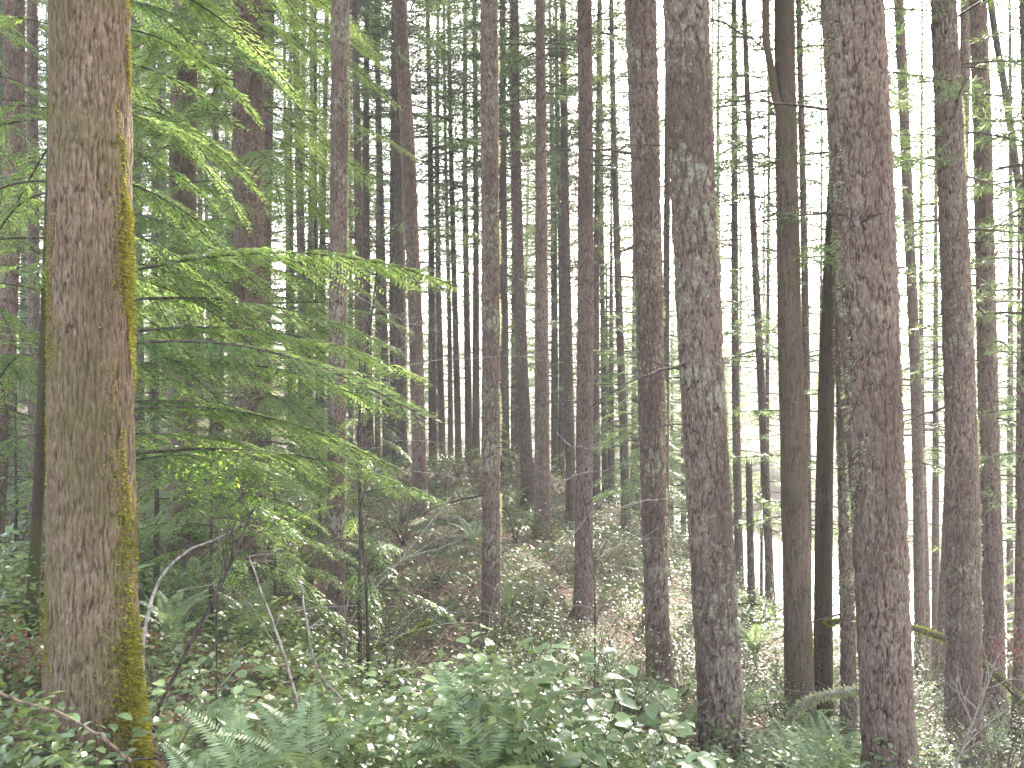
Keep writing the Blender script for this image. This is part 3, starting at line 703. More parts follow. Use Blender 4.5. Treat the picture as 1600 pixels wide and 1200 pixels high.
hem_crown(root, f, [(random.uniform(2.6, 9.5), random.uniform(0, 6.28), random.uniform(-.2, .1), random.uniform(1.1, 2.1)) for _ in range(60)], 'lower_foliage')

def sapling(px, py, d, H, label, n=26, L=1.0, name='hemlock_sapling', lean=(0, 0), zmin=.25):
    p = P(px, py, d); gz = ground(p[0], p[1])
    root = bpy.data.objects.new(name, None); COL.objects.link(root); root.location = (p[0], p[1], gz); tag(root, label, 'sapling')
    m = MB(); zz = np.linspace(-.2, H, 24); pts = np.stack([lean[0] * zz, lean[1] * zz, zz], 1); tube(m, jiggle(pts, .004), np.linspace(.006 + .006 * H, .004, 24), 8)
    link('stem', m.mesh('stem', M['twig'], True), root)
    its = []
    for k in range(n):
        z = zmin * H + (1 - zmin) * H * k / n; its.append((z, k * 2.4 + random.uniform(-.5, .5), random.uniform(-.2, .15), max(.25, L * (1 - .8 * (z / H)) * random.uniform(.7, 1.2))))
    hem_crown(root, lambda z: (lean[0] * z, lean[1] * z), its)
sapling(563, 1000, 9.0, 3.6, 'thin hemlock sapling rising right of the lichen-edged fir', 22, 1.2)
sapling(330, 980, 8.6, 3.2, 'bushy low hemlock sapling left of the two grey sticks', 34, 1.5)
sapling(430, 960, 9.5, 2.6, 'low hemlock sapling below the stout veiled trunk', 28, 1.3)
sapling(245, 940, 9.5, 5.0, 'tall hemlock sapling beside the right edge of the mossy left tree', 40, 1.5)
sapling(-40, 980, 8.0, 6.5, 'leafy hemlock at the left edge of the picture', 60, 1.9)
sapling(25, 940, 9.5, 2.6, 'low dark hemlock sapling left of the thick mossy tree', 26, 1.2)
sapling(1005, 880, 20, 6.0, 'dark bushy young hemlock behind the broad grey fir', 60, 1.8)
sapling(1190, 900, 25, 9.0, 'deep green young hemlock standing behind the dark slim trunks', 80, 2.6)
sapling(770, 760, 24, 2.2, 'small green sapling on the bank crest by the middle fir', 30, 1.0)
sapling(600, 750, 24, 3.0, 'small sapling on the crest in front of the tight trunk cluster', 34, 1.2)
sapling(1640, 1030, 18, 6.5, 'light green young hemlock reaching in from the right edge', 60, 2.4)
sapling(1345, 1000, 22, 5.0, 'young hemlock showing past the left side of the biggest fir', 50, 2.0)

# ------------------------------------------------------------------ moss and lichen tufts on trunks
def tufts(key, name, mat, n, zlo, zhi, side, spread, size, thr=.45, seed=1, frac=.5):
    root, f, rad, B = T[key]; r = np.random.default_rng(seed)
    z = r.uniform(zlo, zhi, n * 4) if zlo > 0 or zhi > 1.2 else np.abs(r.normal(0, zhi * .45, n * 4)); th = side + r.normal(0, spread, n * 4) * np.clip(1.15 - .6 * z / max(zhi, .1), .2, 1)
    k = fbm(th * 2.2 + 20, z * 2.4, seed, 3) > thr; z = z[k][:n]; th = th[k][:n]; n = len(z)
    x, y = f(z); ra = rad(z) * (1 + .30 * np.exp(-np.clip(z, 0, 9) / .28)) - .004
    e = np.stack([np.cos(th), np.sin(th), 0 * th], 1)
    c = np.stack([x, y, z], 1) + e * ra[:, None]
    d = e * .8 + r.normal(0, .5, (n, 3)); d[:, 2] -= .1 * (1 - frac) * 8
    mb = MB(); L = size * r.uniform(.4, 1.4, n)
    leaves(mb, c, d, np.cross(e, [0, 0, 1.]) + r.normal(0, .6, (n, 3)), L, L * .28, r.uniform(0, 1, n))
    link(name, mb.mesh(name, mat), root)
tufts('maple', 'moss', M['moss'], 11000, 0.01, 3.6, -.05, .34, .019, .47, 3)
tufts('maple', 'moss', M['moss'], 2500, 3.2, 6, .05, .25, .013, .52, 9)
tufts('maple', 'moss', M['moss'], 9000, .0, .8, -.3, .42, .03, .3, 4)
tufts('maple', 'moss', M['moss'], 9000, .1, 3.2, 3.6, .5, .012, .47, 6)
for key, s in (('C1', 41), ('C3', 42), ('C6', 43), ('C7', 44), ('R3', 45), ('R4', 46), ('R6', 47)):
    tufts(key, 'lichen', M['lichen'], 1500, 1.5, 8, -.1 if key not in ('R3', 'R4') else 3.3, .4, .035, .52, s, .2)
tufts('L5', 'moss', M['moss'], 5000, 0, 1.1, -.5, .6, .04, .38, 50)
tufts('R1', 'moss', M['moss'], 4000, .5, 9, 0, .5, .018, .55, 51)
tufts('R2', 'moss', M['moss'], 4000, .3, 7, 3.0, .6, .016, .5, 52)

# ------------------------------------------------------------------ understorey
def ovate(L, W, r):
    """one curved leaf, base at origin along +X: 2 x 4 quads"""
    u = np.array([0, .16, .42, .74, 1.]); wv = np.array([.10, .74, 1.0, .80, .06]) * W / 2
    curl = -L * .22 * u ** 2
    v = []
    for i in range(5):
        for s in (-1, 0, 1):
            v.append((u[i] * L, s * wv[i], curl[i] + abs(s) * wv[i] * .28 + r.normal(0, .0006)))
    f = [(i * 3 + j, (i + 1) * 3 + j, (i + 1) * 3 + j + 1, i * 3 + j + 1) for i in range(4) for j in (0, 1)]
    return np.array(v), np.array(f)
def basis(d, up):
    d = d / np.linalg.norm(d); s = np.cross(up, d); s /= np.linalg.norm(s) + 1e-9; n = np.cross(d, s)
    return np.stack([d, s, n], 1)
def salal(seed, H=.7, nst=7, size=.075, leafn=11):
    r = np.random.default_rng(seed); st = MB(); lf = MB()
    for k in range(nst):
        az = r.uniform(0, 6.28); rea = r.uniform(.15, .6) * H; h = H * r.uniform(.55, 1.1); t = np.linspace(0, 1, 12)
        p = np.stack([rea * t ** 1.4 * math.cos(az), rea * t ** 1.4 * math.sin(az), h * (1.15 * t - .22 * t ** 3)], 1) + np.array([r.uniform(-.12, .12), r.uniform(-.12, .12), 0])
        p = p + np.stack([.012 * np.sin(t * 22 + k), .012 * np.cos(t * 22 + k), 0 * t], 1)
        tube(st, p, np.linspace(.0026, .0011, 12), 4)
        for q in range(leafn):
            tt = .25 + .75 * (q + r.random() * .5) / leafn
            c = np.array([np.interp(tt, t, p[:, a]) for a in range(3)])
            a2 = az + (1 if q % 2 else -1) * r.uniform(.5, 1.5) + r.normal(0, .3)
            d = np.array([math.cos(a2), math.sin(a2), r.uniform(-.25, .35)])
            L = size * r.uniform(.55, 1.25); v, f = ovate(L, L * r.uniform(.55, .72), r)
            Bm = basis(d, np.array([r.normal(0, .35), r.normal(0, .35), 1.]))
            tube(st, np.array([c, c + d * .012]), [.0012, .001], 3)
            lf.add(v @ Bm.T + c + d * .012, f, float(np.clip(.35 + r.normal(0, .2) + (.3 if tt > .9 else 0), 0, 1)))
    return st.mesh('stems', M['redtwig']), lf.mesh('leaves', M['salal'])
SAL = [salal(500 + i, H, 7, .105, 11) for i, H in enumerate((.55, .7, .85, .62, .75, .95))]
def plant(name, data, X, Y, label, cat, group=None, s=1, rz=None, parts=('stems', 'leaves'), dz=0):
    root = bpy.data.objects.new(name, None); COL.objects.link(root); root.location = (X, Y, ground(X, Y) + dz - .02); root.scale = (s, s, s)
    root.rotation_euler = (random.uniform(-.1, .1), random.uniform(-.1, .1), random.uniform(0, 6.28) if rz is None else rz); root.empty_display_size = .2
    for pn, me in zip(parts, data): link(pn, me, root)
    return tag(root, label, cat, group)
SZ = [(-9999, 260, 'low salal bush around the foot of the thick mossy tree', 'salal bushes by the mossy tree'), (260, 560, 'broad-leaved salal bush among the ferns at the bottom left of centre', 'salal bushes among the ferns'),
      (560, 1060, 'pale glossy salal bush in the bright patch at the bottom middle', 'salal bushes at the bottom middle'), (1060, 9999, 'small salal bush at the feet of the big firs on the right', 'salal bushes at the big firs')]
def sal_at(px, d, s):
    X = (px - 800) / F * d; z = [q for q in SZ if q[0] <= px < q[1]][0]
    plant('salal_bush', random.choice(SAL), X, d, z[2], 'shrub', z[3], s)
spots = []
tries = 0
while len(spots) < 95 and tries < 5000:
    tries += 1
    d = random.uniform(2.7, 7.2) if random.random() < .75 else random.uniform(7, 11); px = random.uniform(-60, 1660)
    X = (px - 800) / F * d
    if px > 1080 and d < 5: continue
    if any((X - a) ** 2 + (d - b) ** 2 < .26 ** 2 for a, b in spots): continue
    if (X + 1.97) ** 2 + (d - 4.2) ** 2 < .3 ** 2: continue
    if any((X - (a - 800) / F * b) ** 2 + (d - b + .15) ** 2 < .42 ** 2 for a, b in ((385, 3.2), (325, 3.1), (490, 3.4), (755, 3.2))): continue
    if X * X + d * d < 2.7 ** 2: continue
    spots.append((X, d)); sal_at(px, d, random.uniform(.5, .8) * (1.0 if px > 560 else .9))
for px, d, s in [(700, 3.4, .6), (770, 3.7, .8), (830, 3.5, .75), (885, 3.6, .85), (940, 3.7, .8), (1000, 3.8, .7), (640, 3.7, .65), (850, 4.3, .9)]: sal_at(px, d, s)

def frond(L, seed, np_=34):
    r = np.random.default_rng(seed); st = MB(); t = np.linspace(0, 1, 16)
    p = np.stack([L * .86 * t ** 1.15, .03 * np.sin(t * 3), L * (.75 * t - .62 * t ** 2.2)], 1)
    tube(st, p, np.linspace(.003, .001, 16), 4, .7)
    for s in (-1, 1):
        tt = np.linspace(.14, .99, np_) + (0.008 if s > 0 else 0); tt = np.clip(tt, 0, 1)
        c = np.stack([np.interp(tt, t, p[:, a]) for a in range(3)], 1)
        gr = np.gradient(p, axis=0); g_ = np.stack([np.interp(tt, t, gr[:, a]) for a in range(3)], 1); g_ /= np.linalg.norm(g_, axis=1)[:, None]
        ln = L * .145 * np.sin(np.clip(tt * 1.05, 0, 1) * math.pi * .86 + .28) ** .8 * r.uniform(.85, 1.1, np_) + .006
        d = g_ * .35 + s * np.array([0, 1, 0])[None] + r.normal(0, .05, (np_, 3)); d[:, 2] -= .12
        leaves(st, c, d, np.tile([-.2, 0, 1.], (np_, 1)) + r.normal(0, .15, (np_, 3)), ln, L * .021, np.clip(.4 + r.normal(0, .15, np_), 0, 1), .15)
    return st.mesh('frond', M['fern'])
FR = [frond(.75, 600 + i) for i in range(4)]
def fern(px, d, label, s=1, n=11, group=None):
    X = (px - 800) / F * d; gz = ground(X, d)
    root = bpy.data.objects.new('sword_fern', None); COL.objects.link(root); root.location = (X, d, gz); root.scale = (s, s, s); root.empty_display_size = .2
    tag(root, label, 'fern', group)
    a0 = random.uniform(0, 6)
    for k in range(n):
        link('frond', random.choice(FR), root, (0, 0, .02), (0, random.uniform(-.85, -.25), a0 + k * 6.28 / n + random.uniform(-.2, .2)), (random.uniform(.75, 1.1),) * 3)
fern(385, 3.4, 'large pale sword fern in the bottom foreground left of centre', .75, 8)
fern(490, 3.6, 'upright sword fern between the two grey sticks at the bottom', .72, 7)
fern(755, 3.3, 'single sword fern rising through the salal at the bottom middle', .85, 7)
fern(325, 3.25, 'low spreading sword fern leftmost in the bottom foreground', .65, 7)
fern(275, 4.6, 'small sword fern just right of the mossy tree foot', .75, 9)
fern(545, 4.6, 'sword fern at the bottom right of the two grey sticks', .8, 10)
for k in range(80):
    d = random.uniform(6, 22); px = random.uniform(-20, 1620)
    side = 'left' if px < 520 else ('middle' if px < 1060 else 'right')
    fern(px, d, {'left': 'sword fern on the shaded left bank', 'middle': 'sword fern in the dip between the middle trunks', 'right': 'sword fern on the slope among the right hand trunks'}[side], random.uniform(.7, 1.1), 9,
         {'left': 'ferns on the left bank', 'middle': 'ferns in the middle dip', 'right': 'ferns on the right slope'}[side])

# leafy ground cover over the whole bank, one mass
def scatter(n, dmin, dmax, pw=1.0, wide=1.25):
    d = dmin + (dmax - dmin) * rng.random(n) ** pw; px = rng.uniform(-wide * 800, wide * 800, n)
    X = px / F * d; return X, d
mb = MB()
X, Y = scatter(300000, 3.2, 36, 1.2)
mk = fbm(X * .9 + 9, Y * .9, 70, 4); keep = (mk > .435) | (rng.random(len(X)) < .18); keep &= road_dist(X, Y) > 6
X, Y, mk = X[keep], Y[keep], mk[keep]; n = len(X)
hgt = rng.random(n) ** 1.5 * (.08 + .55 * np.clip((mk - .45) * 5, 0, 1))
c = np.stack([X, Y, zt(X, Y) + hgt], 1); a = rng.uniform(0, 6.28, n)
d = np.stack([np.cos(a), np.sin(a), rng.normal(0, .35, n)], 1)
L = rng.uniform(.03, .07, n) * np.clip(.7 + Y / 24, .8, 1.6)
leaves(mb, c, d, np.tile([0, 0, 1.], (n, 1)) + rng.normal(0, .4, (n, 3)), L, L * .6, np.clip(mk * 1.3 - .25 + rng.normal(0, .2, n), 0, 1), .12)
tag(link('ground_cover', mb.mesh('ground_cover', M['cover'])), 'low glossy green leaves carpeting the bank', 'ground cover', kind='stuff')
mb = MB(); X, Y = scatter(60000, 2.5, 32, 1.3); n = len(X); c = np.stack([X, Y, zt(X, Y) + rng.random(n) * .05], 1); a = rng.uniform(0, 6.28, n)
d = np.stack([np.cos(a), np.sin(a), rng.normal(0, .3, n)], 1); L = rng.uniform(.03, .08, n)
leaves(mb, c, d, np.tile([0, 0, 1.], (n, 1)) + rng.normal(0, .4, (n, 3)), L, L * .5, rng.random(n), .1)
tag(link('leaf_litter', mb.mesh('leaf_litter', M['dry'])), 'brown dead leaves littering the forest floor', 'leaf litter', kind='stuff')
mb = MB(); X, Y = scatter(1500, 3.5, 28, 1.2)
for x, y, z in zip(X, Y, zt(X, Y)):
    a = random.uniform(0, 6.28); L = random.uniform(.25, 1.3); k = random.uniform(-.1, .35)
    q = np.array([(x, y, z + .02), (x + math.cos(a) * L * .5, y + math.sin(a) * L * .5, z + .05 + k * L * .6), (x + math.cos(a) * L, y + math.sin(a) * L, z + .03 + k * L * .8)])
    tube(mb, jiggle(smooth_path(q, 6), .01), np.linspace(.006, .002, 6) * random.uniform(.5, 1.5), 4)
tag(link('twig_litter', mb.mesh('twig_litter', M['twig'])), 'tangle of dead twigs lying and poking up through the undergrowth', 'twigs', kind='stuff')
mb = MB(); X, Y = scatter(560, 6, 24, 1.0)
for x, y, z in zip(X, Y, zt(X, Y)):
    a = random.uniform(0, 6.28); L = random.uniform(.4, 1.7); k = random.uniform(.1, .7)
    q = np.array([(x, y, z), (x + math.cos(a) * L * .35, y + math.sin(a) * L * .35, z + k * L), (x + math.cos(a) * L * .8, y + math.sin(a) * L * .8, z + k * L * 1.1), (x + math.cos(a) * L * 1.1, y + math.sin(a) * L * 1.1, z + k * L * .8)])
    tube(mb, jiggle(smooth_path(q, 12), .012), np.linspace(.004, .0015, 12) * random.uniform(.7, 1.3), 4)
tag(link('bare_canes', mb.mesh('bare_canes', M['paletwig'])), 'thin pale bare canes arching everywhere over the bank', 'canes', kind='stuff')

# low huckleberry bushes
def bush(seed, H=.9, n=16, mat='cover', size=.026, nl=34):
    r = np.random.default_rng(seed); st = MB(); lf = MB()
    for k in range(n):
        az = r.uniform(0, 6.28); t = np.linspace(0, 1, 8); h = H * r.uniform(.5, 1); rea = H * r.uniform(.2, .65)
        p = np.stack([rea * t * math.cos(az), rea * t * math.sin(az), h * t ** .8], 1) + r.normal(0, .012, (8, 3)); tube(st, p, np.linspace(.005, .0015, 8), 4)
        tt = r.uniform(.3, 1, nl); c = np.stack([np.interp(tt, t, p[:, a]) for a in range(3)], 1) + r.normal(0, .05, (nl, 3))
        leaves(lf, c, r.normal(0, 1, (nl, 3)) * [1, 1, .4], np.tile([0, 0, 1.], (nl, 1)) + r.normal(0, .4, (nl, 3)), size * r.uniform(.6, 1.4, nl), size * .55, np.clip(r.normal(.5, .22, nl), 0, 1), .1)
    return st.mesh('stems', M['twig']), lf.mesh('leaves', M[mat])
BU = [bush(700 + i) for i in range(4)]
for k in range(165):
    d = random.uniform(8, 27); px = random.uniform(-40, 1640); X = (px - 800) / F * d
    if road_dist(np.array([X]), np.array([d]))[0] < 8: continue
    side = 'left' if px < 520 else ('middle' if px < 1060 else 'right')
    plant('huckleberry_bush', random.choice(BU), X, d, {'left': 'small-leaved bush on the left bank', 'middle': 'small-leaved green bush on the central bank', 'right': 'small-leaved bush on the right slope'}[side], 'bush',
          {'left': 'small bushes on the left bank', 'middle': 'small bushes on the central bank', 'right': 'small bushes on the right slope'}[side], random.uniform(.7, 1.3))

# ------------------------------------------------------------------ single sticks, stems and logs
def stick(name, px_pts, rad, mat, label, cat, n=26, jit=.004, segs=7, twigs=0, tl=.25, grounded=True):
    pts = [P(*q) for q in px_pts]
    if grounded:
        g0 = pts[0].copy(); g0[2] = ground(g0[0], g0[1]) - .03
        if abs(g0[2] - pts[0][2]) > .04 and g0[2] < pts[0][2]: pts = [g0] + pts
        else: pts[0] = g0
    base = pts[0].copy(); q = jiggle(smooth_path(np.array(pts) - base, n), jit); mb = MB(); tube(mb, q, np.linspace(rad[0], rad[1], n), segs, jit=.15)
    r = random
    for k in range(twigs):
        i = r.randint(int(n * .3), n - 2); d = q[i + 1] - q[i]; d /= np.linalg.norm(d) + 1e-9
        dd = d * .6 + np.array([r.uniform(-1, 1), r.uniform(-.6, .6), r.uniform(-.3, 1)]); dd /= np.linalg.norm(dd); L = tl * r.uniform(.4, 1.2)
        tw = jiggle(np.array([q[i] + dd * L * s + np.array([0, 0, -.12 * L * s * s]) for s in np.linspace(0, 1, 7)]), .006); tube(mb, tw, np.linspace(rad[1] * 1.1, .0008, 7), 4)
        for z in range(2):
            e = tw[r.randint(2, 5)]; d2 = dd + np.array([r.uniform(-.8, .8), 0, r.uniform(-.8, .8)]); tube(mb, jiggle(np.array([e + d2 * L * .35 * s for s in np.linspace(0, 1, 4)]), .004), np.linspace(rad[1] * .7, .0006, 4), 3)
    o = link(name, mb.mesh(name, mat, True), None, base); tag(o, label, cat); return o, q + base
stick('dead_stick', [(474, 1165, 4.2), (455, 1060, 4.3), (420, 955, 4.35), (388, 868, 4.4)], (.008, .0035), M['paletwig'], 'tall pale grey stick leaning left above the foreground ferns', 'stick', twigs=3, tl=.15)
stick('dead_stick', [(545, 1115, 4.9), (500, 1055, 4.9), (481, 985, 4.9), (468, 900, 4.9)], (.009, .004), M['paletwig'], 'crooked pale stick right of the tall grey stick', 'stick', twigs=3, tl=.12)
stick('dead_pole', [(545, 975, 9.5), (630, 870, 10), (712, 768, 10.5)], (.012, .006), M['paletwig'], 'thin pale dead pole propped diagonally on the bank left of the middle fir', 'pole')
stick('arching_cane', [(545, 935, 9), (600, 895, 9), (680, 845, 9.2), (754, 812, 9.3)], (.008, .003), M['paletwig'], 'long arching pale cane below the propped diagonal pole', 'cane')
stick('arching_cane', [(835, 935, 8), (870, 870, 8.2), (912, 815, 8.4), (945, 775, 8.5)], (.005, .002), M['paletwig'], 'pale thin cane arching up in front of the flaky reddish fir', 'cane', twigs=2)
stick('bramble_cane', [(205, 1190, 3.3), (150, 1147, 3.3), (90, 1114, 3.3), (30, 1095, 3.3), (-20, 1070, 3.3)], (.0065, .0045), M['redtwig'], 'reddish cane crossing the foot of the thick mossy tree', 'cane', grounded=False)
stick('bare_twig', [(225, 1000, 5.2), (250, 905, 5.4), (300, 858, 5.5), (352, 838, 5.5)], (.014, .006), M['paletwig'], 'grey leaning stem rising right from behind the thick mossy tree', 'stem', twigs=2)
mg, mq = stick('leafing_shrub', [(245, 1120, 4.5), (290, 1020, 4.5), (340, 925, 4.5), (368, 860, 4.5), (395, 800, 4.5)], (.013, .005), M['twig'], 'dark-stemmed shrub with bright yellow green young leaves right of the mossy tree', 'shrub', twigs=4, tl=.25)
stick('bare_twig', [(340, 925, 5.05), (375, 865, 5.1), (420, 820, 5.2)], (.006, .003), M['twig'], 'dark curved twig beside the yellow green shrub', 'twig', twigs=3, grounded=True)
lf = MB(); r = np.random.default_rng(5); n = 900
cl = np.array([P(px, py, d) for px, py, d in [(300, 735, 4.4), (330, 745, 4.5), (355, 760, 4.5), (380, 775, 4.6), (405, 790, 4.6), (430, 800, 4.7), (450, 810, 4.7), (345, 715, 4.5), (290, 765, 4.4), (360, 800, 4.5), (460, 835, 4.7), (400, 765, 4.6)]]) - np.array(mg.location)
idx = r.integers(0, len(cl), n); c = cl[idx] + r.normal(0, 1, (n, 3)) * [.065, .09, .035]
leaves(lf, c, r.normal(0, 1, (n, 3)) * [1, 1, .4], np.tile([0, 0, 1.], (n, 1)) + r.normal(0, .4, (n, 3)), r.uniform(.012, .03, n), r.uniform(.008, .016, n), r.random(n), .1)
lf2 = MB()
for a in range(len(cl)):
    src = (mq - np.array(mg.location))[min(25, 17 + a % 8)]; tube(lf2, jiggle(smooth_path(np.array([src, (src * .6 + cl[a] * .4) + rng.normal(0, .05, 3), (src * .2 + cl[a] * .8) + rng.normal(0, .05, 3), cl[a]]), 9), .006), np.linspace(.004, .0015, 9), 4)
link('leaves', lf.mesh('leaves', M['young']), mg); link('twigs', lf2.mesh('twigs', M['twig']), mg)

ARCS = [([(566, 600, 7.6), (600, 580, 7.6), (680, 565, 7.6), (760, 558, 7.6), (860, 556, 7.7)], 'long thin twig arching level across the middle fir'),
        ([(560, 715, 7.5), (590, 698, 7.5), (640, 688, 7.4), (700, 696, 7.4)], 'thin pale twig bowing over the crest left of centre'),
        ([(556, 745, 7.8), (600, 733, 7.8), (660, 737, 7.8), (728, 750, 7.9)], 'thin pale twig just below the bowing twig on the crest'),
        ([(555, 560, 7.5), (580, 540, 7.4), (620, 545, 7.4), (650, 528, 7.4)], 'pale crooked twig in front of the crest fir'),
        ([(545, 455, 7.4), (590, 480, 7.3), (640, 505, 7.3), (690, 520, 7.2)], 'drooping pale twig left of the crest fir at head height'),
        ([(885, 750, 7), (912, 738, 7), (950, 735, 7), (985, 722, 7)], 'pale twig crossing the flaky reddish fir'),
        ([(870, 675, 7), (895, 697, 7), (930, 698, 7), (940, 690, 7)], 'short hooked twig above the pale twig on the flaky fir'),
        ([(972, 792, 7.4), (1005, 783, 7.4), (1040, 780, 7.4), (1060, 775, 7.4)], 'thin twig crossing the broad grey fir low down'),
        ([(925, 880, 7.3), (970, 850, 7.3), (1020, 842, 7.3), (1070, 835, 7.3)], 'long faint twig in front of the broad grey fir'),
        ([(640, 870, 6.5), (690, 855, 6.5), (730, 838, 6.5), (752, 822, 6.5)], 'pale twig ending at the middle mottled fir')]
for q, lab in ARCS:
    stick('bare_twig', q, (.0055, .0018), M['paletwig'], lab, 'twig', twigs=6, tl=.22, grounded=False, jit=.006)
# the shrub stem that carries most of those twigs
stick('vine_maple_stem', [(575, 960, 7.7), (568, 850, 7.7), (560, 700, 7.6), (572, 560, 7.5), (590, 420, 7.4), (596, 330, 7.4)], (.016, .005), M['twig'], 'thin dark upright shrub stem carrying pale twigs, right of the lichen-edged fir', 'stem', twigs=14, tl=.5)
stick('vine_maple_stem', [(930, 960, 7.1), (925, 860, 7.1), (905, 740, 7.0), (880, 650, 7.0)], (.008, .003), M['twig'], 'thin curved shrub stem in front of the flaky reddish fir', 'stem', twigs=7, tl=.35)

def fuzzy(name, px_pts, rad, label, cat, n=40, core='dark', fz='mosslog', nf=3500, fl=.022, hang=.0):
    o, q = stick(name, px_pts, rad, M[core], label, cat, n=n, jit=.004, segs=9, grounded=False)
    q = q - np.array(o.location); i = rng.integers(0, n - 1, nf); u = rng.random(nf)[:, None]; c = q[i] * (1 - u) + q[i + 1] * u
    d = rng.normal(0, 1, (nf, 3)); d /= np.linalg.norm(d, axis=1)[:, None]; rr = np.interp(i, [0, n - 1], rad)[:, None] * .92
    dd = d.copy(); dd[:, 2] -= hang
    mb = MB(); L = fl * rng.uniform(.4, 1.3, nf); leaves(mb, c + d * rr, dd, rng.normal(0, 1, (nf, 3)), L, L * .3, rng.random(nf)); link('moss', mb.mesh('moss', M[fz]), o)
    return o
fuzzy('mossy_log', [(578, 1012, 9), (620, 1000, 9), (662, 978, 9.1), (672, 972, 9.1)], (.028, .012), 'short bright green mossy log on the floor left of the middle fir', 'log')
fuzzy('mossy_log', [(592, 1075, 8), (620, 1062, 8), (642, 1052, 8)], (.03, .02), 'second mossy log lying lower in the shrubs left of the middle fir', 'log')
fuzzy('mossy_limb', [(1292, 973, 11.4), (1345, 968, 11.45), (1430, 982, 11.5), (1485, 1003, 11.6), (1540, 1040, 11.5), (1600, 1095, 11.4), (1640, 1130, 11.3), (1700, 1200, 11.1), (1730, 1240, 11.0)], (.04, .055), 'thick green mossy limb slanting across between the right hand firs', 'limb', n=60, nf=9000, fl=.03)
fuzzy('dead_branch', [(1228, 1130, 8.6), (1255, 1100, 8.6), (1300, 1083, 8.6), (1352, 1075, 8.6)], (.02, .03), 'shaggy grey dead branch hooked across the foot of the dark leaning trunk', 'branch', core='paletwig', fz='lichen', nf=1800, fl=.05, hang=.7)

o, q = stick('bare_shrub', [(1492, 1215, 6.0), (1508, 1160, 6.0), (1535, 1090, 6.0), (1560, 1020, 6.0)], (.009, .004), M['paletwig'], 'pale bare shrub with a clump of dead rust-coloured leaves at the lower right', 'shrub', twigs=16, tl=.45)
mb = MB(); n = 150; c = P(1578, 1015, 6.0) - np.array(o.location) + rng.normal(0, 1, (n, 3)) * [.06, .07, .06]
leaves(mb, c, rng.normal(0, 1, (n, 3)), rng.normal(0, 1, (n, 3)), rng.uniform(.02, .05, n), .014, rng.random(n), .2); link('dead_leaves', mb.mesh('dead_leaves', M['deadneedle']), o)

# overhead cables beyond the road, strung between two wooden poles
pl = []
for (X, Y), lab in (((13.5, 70), 'wooden utility pole far down the road'), ((34, 24), 'wooden utility pole beyond the right edge of the view')):
    gz = ground(X, Y); top = 1.0
    root = bpy.data.objects.new('utility_pole', None); COL.objects.link(root); root.location = (X, Y, gz); tag(root, lab, 'utility pole')
    m = MB(); zz = np.linspace(-.5, 8.2, 12); tube(m, np.stack([0 * zz, 0 * zz, zz], 1), np.linspace(.15, .1, 12), 12); link('post', m.mesh('post', M['far'], True), root)
    m = MB(); tube(m, np.array([(-.9, 0, 7.7), (.9, 0, 7.7)]), .06, 4); link('crossarm', m.mesh('crossarm', M['far']), root)
    pl.append((X, Y, gz + 7.75))
wm_, t, o_ = newmat('cable_metal'); b = t.nodes.new('ShaderNodeBsdfPrincipled'); b.inputs['Base Color'].default_value = (.6, .6, .62, 1); b.inputs['Metallic'].default_value = .6; b.inputs['Roughness'].default_value = .4; t.links.new(b.outputs[0], o_.inputs[0])
for k, (ox, dz, lab) in enumerate(((-.8, 0, 'uppermost pale overhead cable seen between the right hand firs'), (0, -.7, 'middle pale overhead cable seen between the right hand firs'), (.8, -1.6, 'lowest pale overhead cable seen between the right hand firs'))):
    tt = np.linspace(0, 1, 30); A_ = np.array(pl[0]) + [ox, 0, dz]; B_ = np.array(pl[1]) + [ox, 0, dz]
    q = A_[None] * (1 - tt)[:, None] + B_[None] * tt[:, None]; q[:, 2] -= 1.2 * 4 * tt * (1 - tt)
    m = MB(); tube(m, q - A_, .022, 5); tag(link('overhead_cable', m.mesh('overhead_cable', wm_, True), None, A_), lab, 'cable')

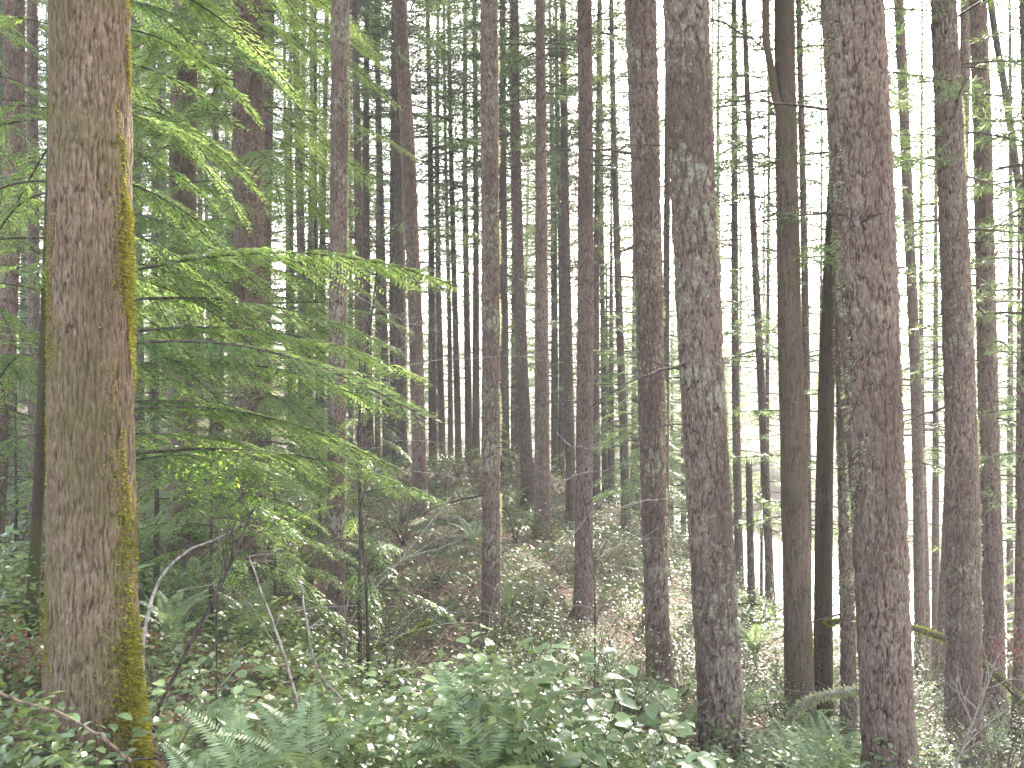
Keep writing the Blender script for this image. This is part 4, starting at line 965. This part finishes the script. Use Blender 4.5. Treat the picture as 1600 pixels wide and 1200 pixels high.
# ------------------------------------------------------------------ haze
m, t, o = newmat('haze'); pv = t.nodes.new('ShaderNodeVolumePrincipled'); pv.inputs['Density'].default_value = .002
pv.inputs['Color'].default_value = (.93, .93, .97, 1); pv.inputs['Anisotropy'].default_value = .1
t.links.new(pv.outputs[0], o.inputs['Volume'])
x0, x1, y0, y1, z0, z1 = -225, 225, -65, 425, float(GZ.min()) - 1, 42.
vv = [(x, y, z) for z in (z0, z1) for y in (y0, y1) for x in (x0, x1)]
hb = MB(); hb.add(vv, [(0, 2, 3, 1), (4, 5, 7, 6), (0, 1, 5, 4), (2, 6, 7, 3), (0, 4, 6, 2), (1, 3, 7, 5)])
tag(link('haze', hb.mesh('haze', m)), 'thin pale haze hanging through the whole wood', 'haze', kind='stuff')
LM = [(143, 'thick mossy left tree'), (284, 'moss-footed reddish tree'), (388, 'stout veiled trunk'), (527, 'lichen-edged fir'), (652, 'bank crest fir'), (767, 'middle mottled fir'),
      (847, 'grey bank fir'), (914, 'flaky reddish fir'), (1017, 'broad grey fir'), (1097, 'big leaning fir'), (1237, 'forked mossy trunk'), (1364, 'biggest fir'), (1498, 'stout mottled fir')]
ORD = 'first second third fourth fifth sixth seventh eighth ninth tenth eleventh twelfth thirteenth fourteenth fifteenth sixteenth seventeenth eighteenth nineteenth twentieth twenty-first twenty-second twenty-third twenty-fourth twenty-fifth twenty-sixth twenty-seventh twenty-eighth twenty-ninth thirtieth thirty-first thirty-second thirty-third thirty-fourth thirty-fifth'.split()
KW = {'salal_bush': 'salal bush', 'huckleberry_bush': 'small-leaved bush', 'sword_fern': 'fern', 'fir_tree': 'distant slim trunk', 'young_conifer': 'distant bushy conifer'}
bins = {}
for o in list(bpy.data.objects):
    if o.parent is None and o.get('group') and o.name.split('.')[0] in KW:
        px = 800 + F * o.location.x / max(o.location.y, .1); i = sum(1 for a, _ in LM if px > a)
        bins.setdefault((o.name.split('.')[0], i), []).append((px, o))
for (k, i), q in bins.items():
    q.sort(key=lambda e: e[0])
    for j, (px, o) in enumerate(q):
        where = ('left of the ' + LM[0][1]) if i == 0 else (('right of the ' + LM[-1][1]) if i == len(LM) else 'between ' + LM[i - 1][1] + ' and ' + LM[i][1])
        o['label'] = ((ORD[j] + ' ' + KW[k] + ' from the left ' + where) if len(q) > 1 else ('only ' + KW[k] + ' ' + where)) if j < 35 else KW[k] + ' ' + where
        o['group'] = {'salal_bush': 'salal bushes in the foreground', 'huckleberry_bush': 'small-leaved bushes on the bank', 'sword_fern': 'ferns on the bank', 'fir_tree': 'distant slim trunks of the stand', 'young_conifer': 'bushy conifers beyond the stand'}[k]
print('objects', len(bpy.data.objects))
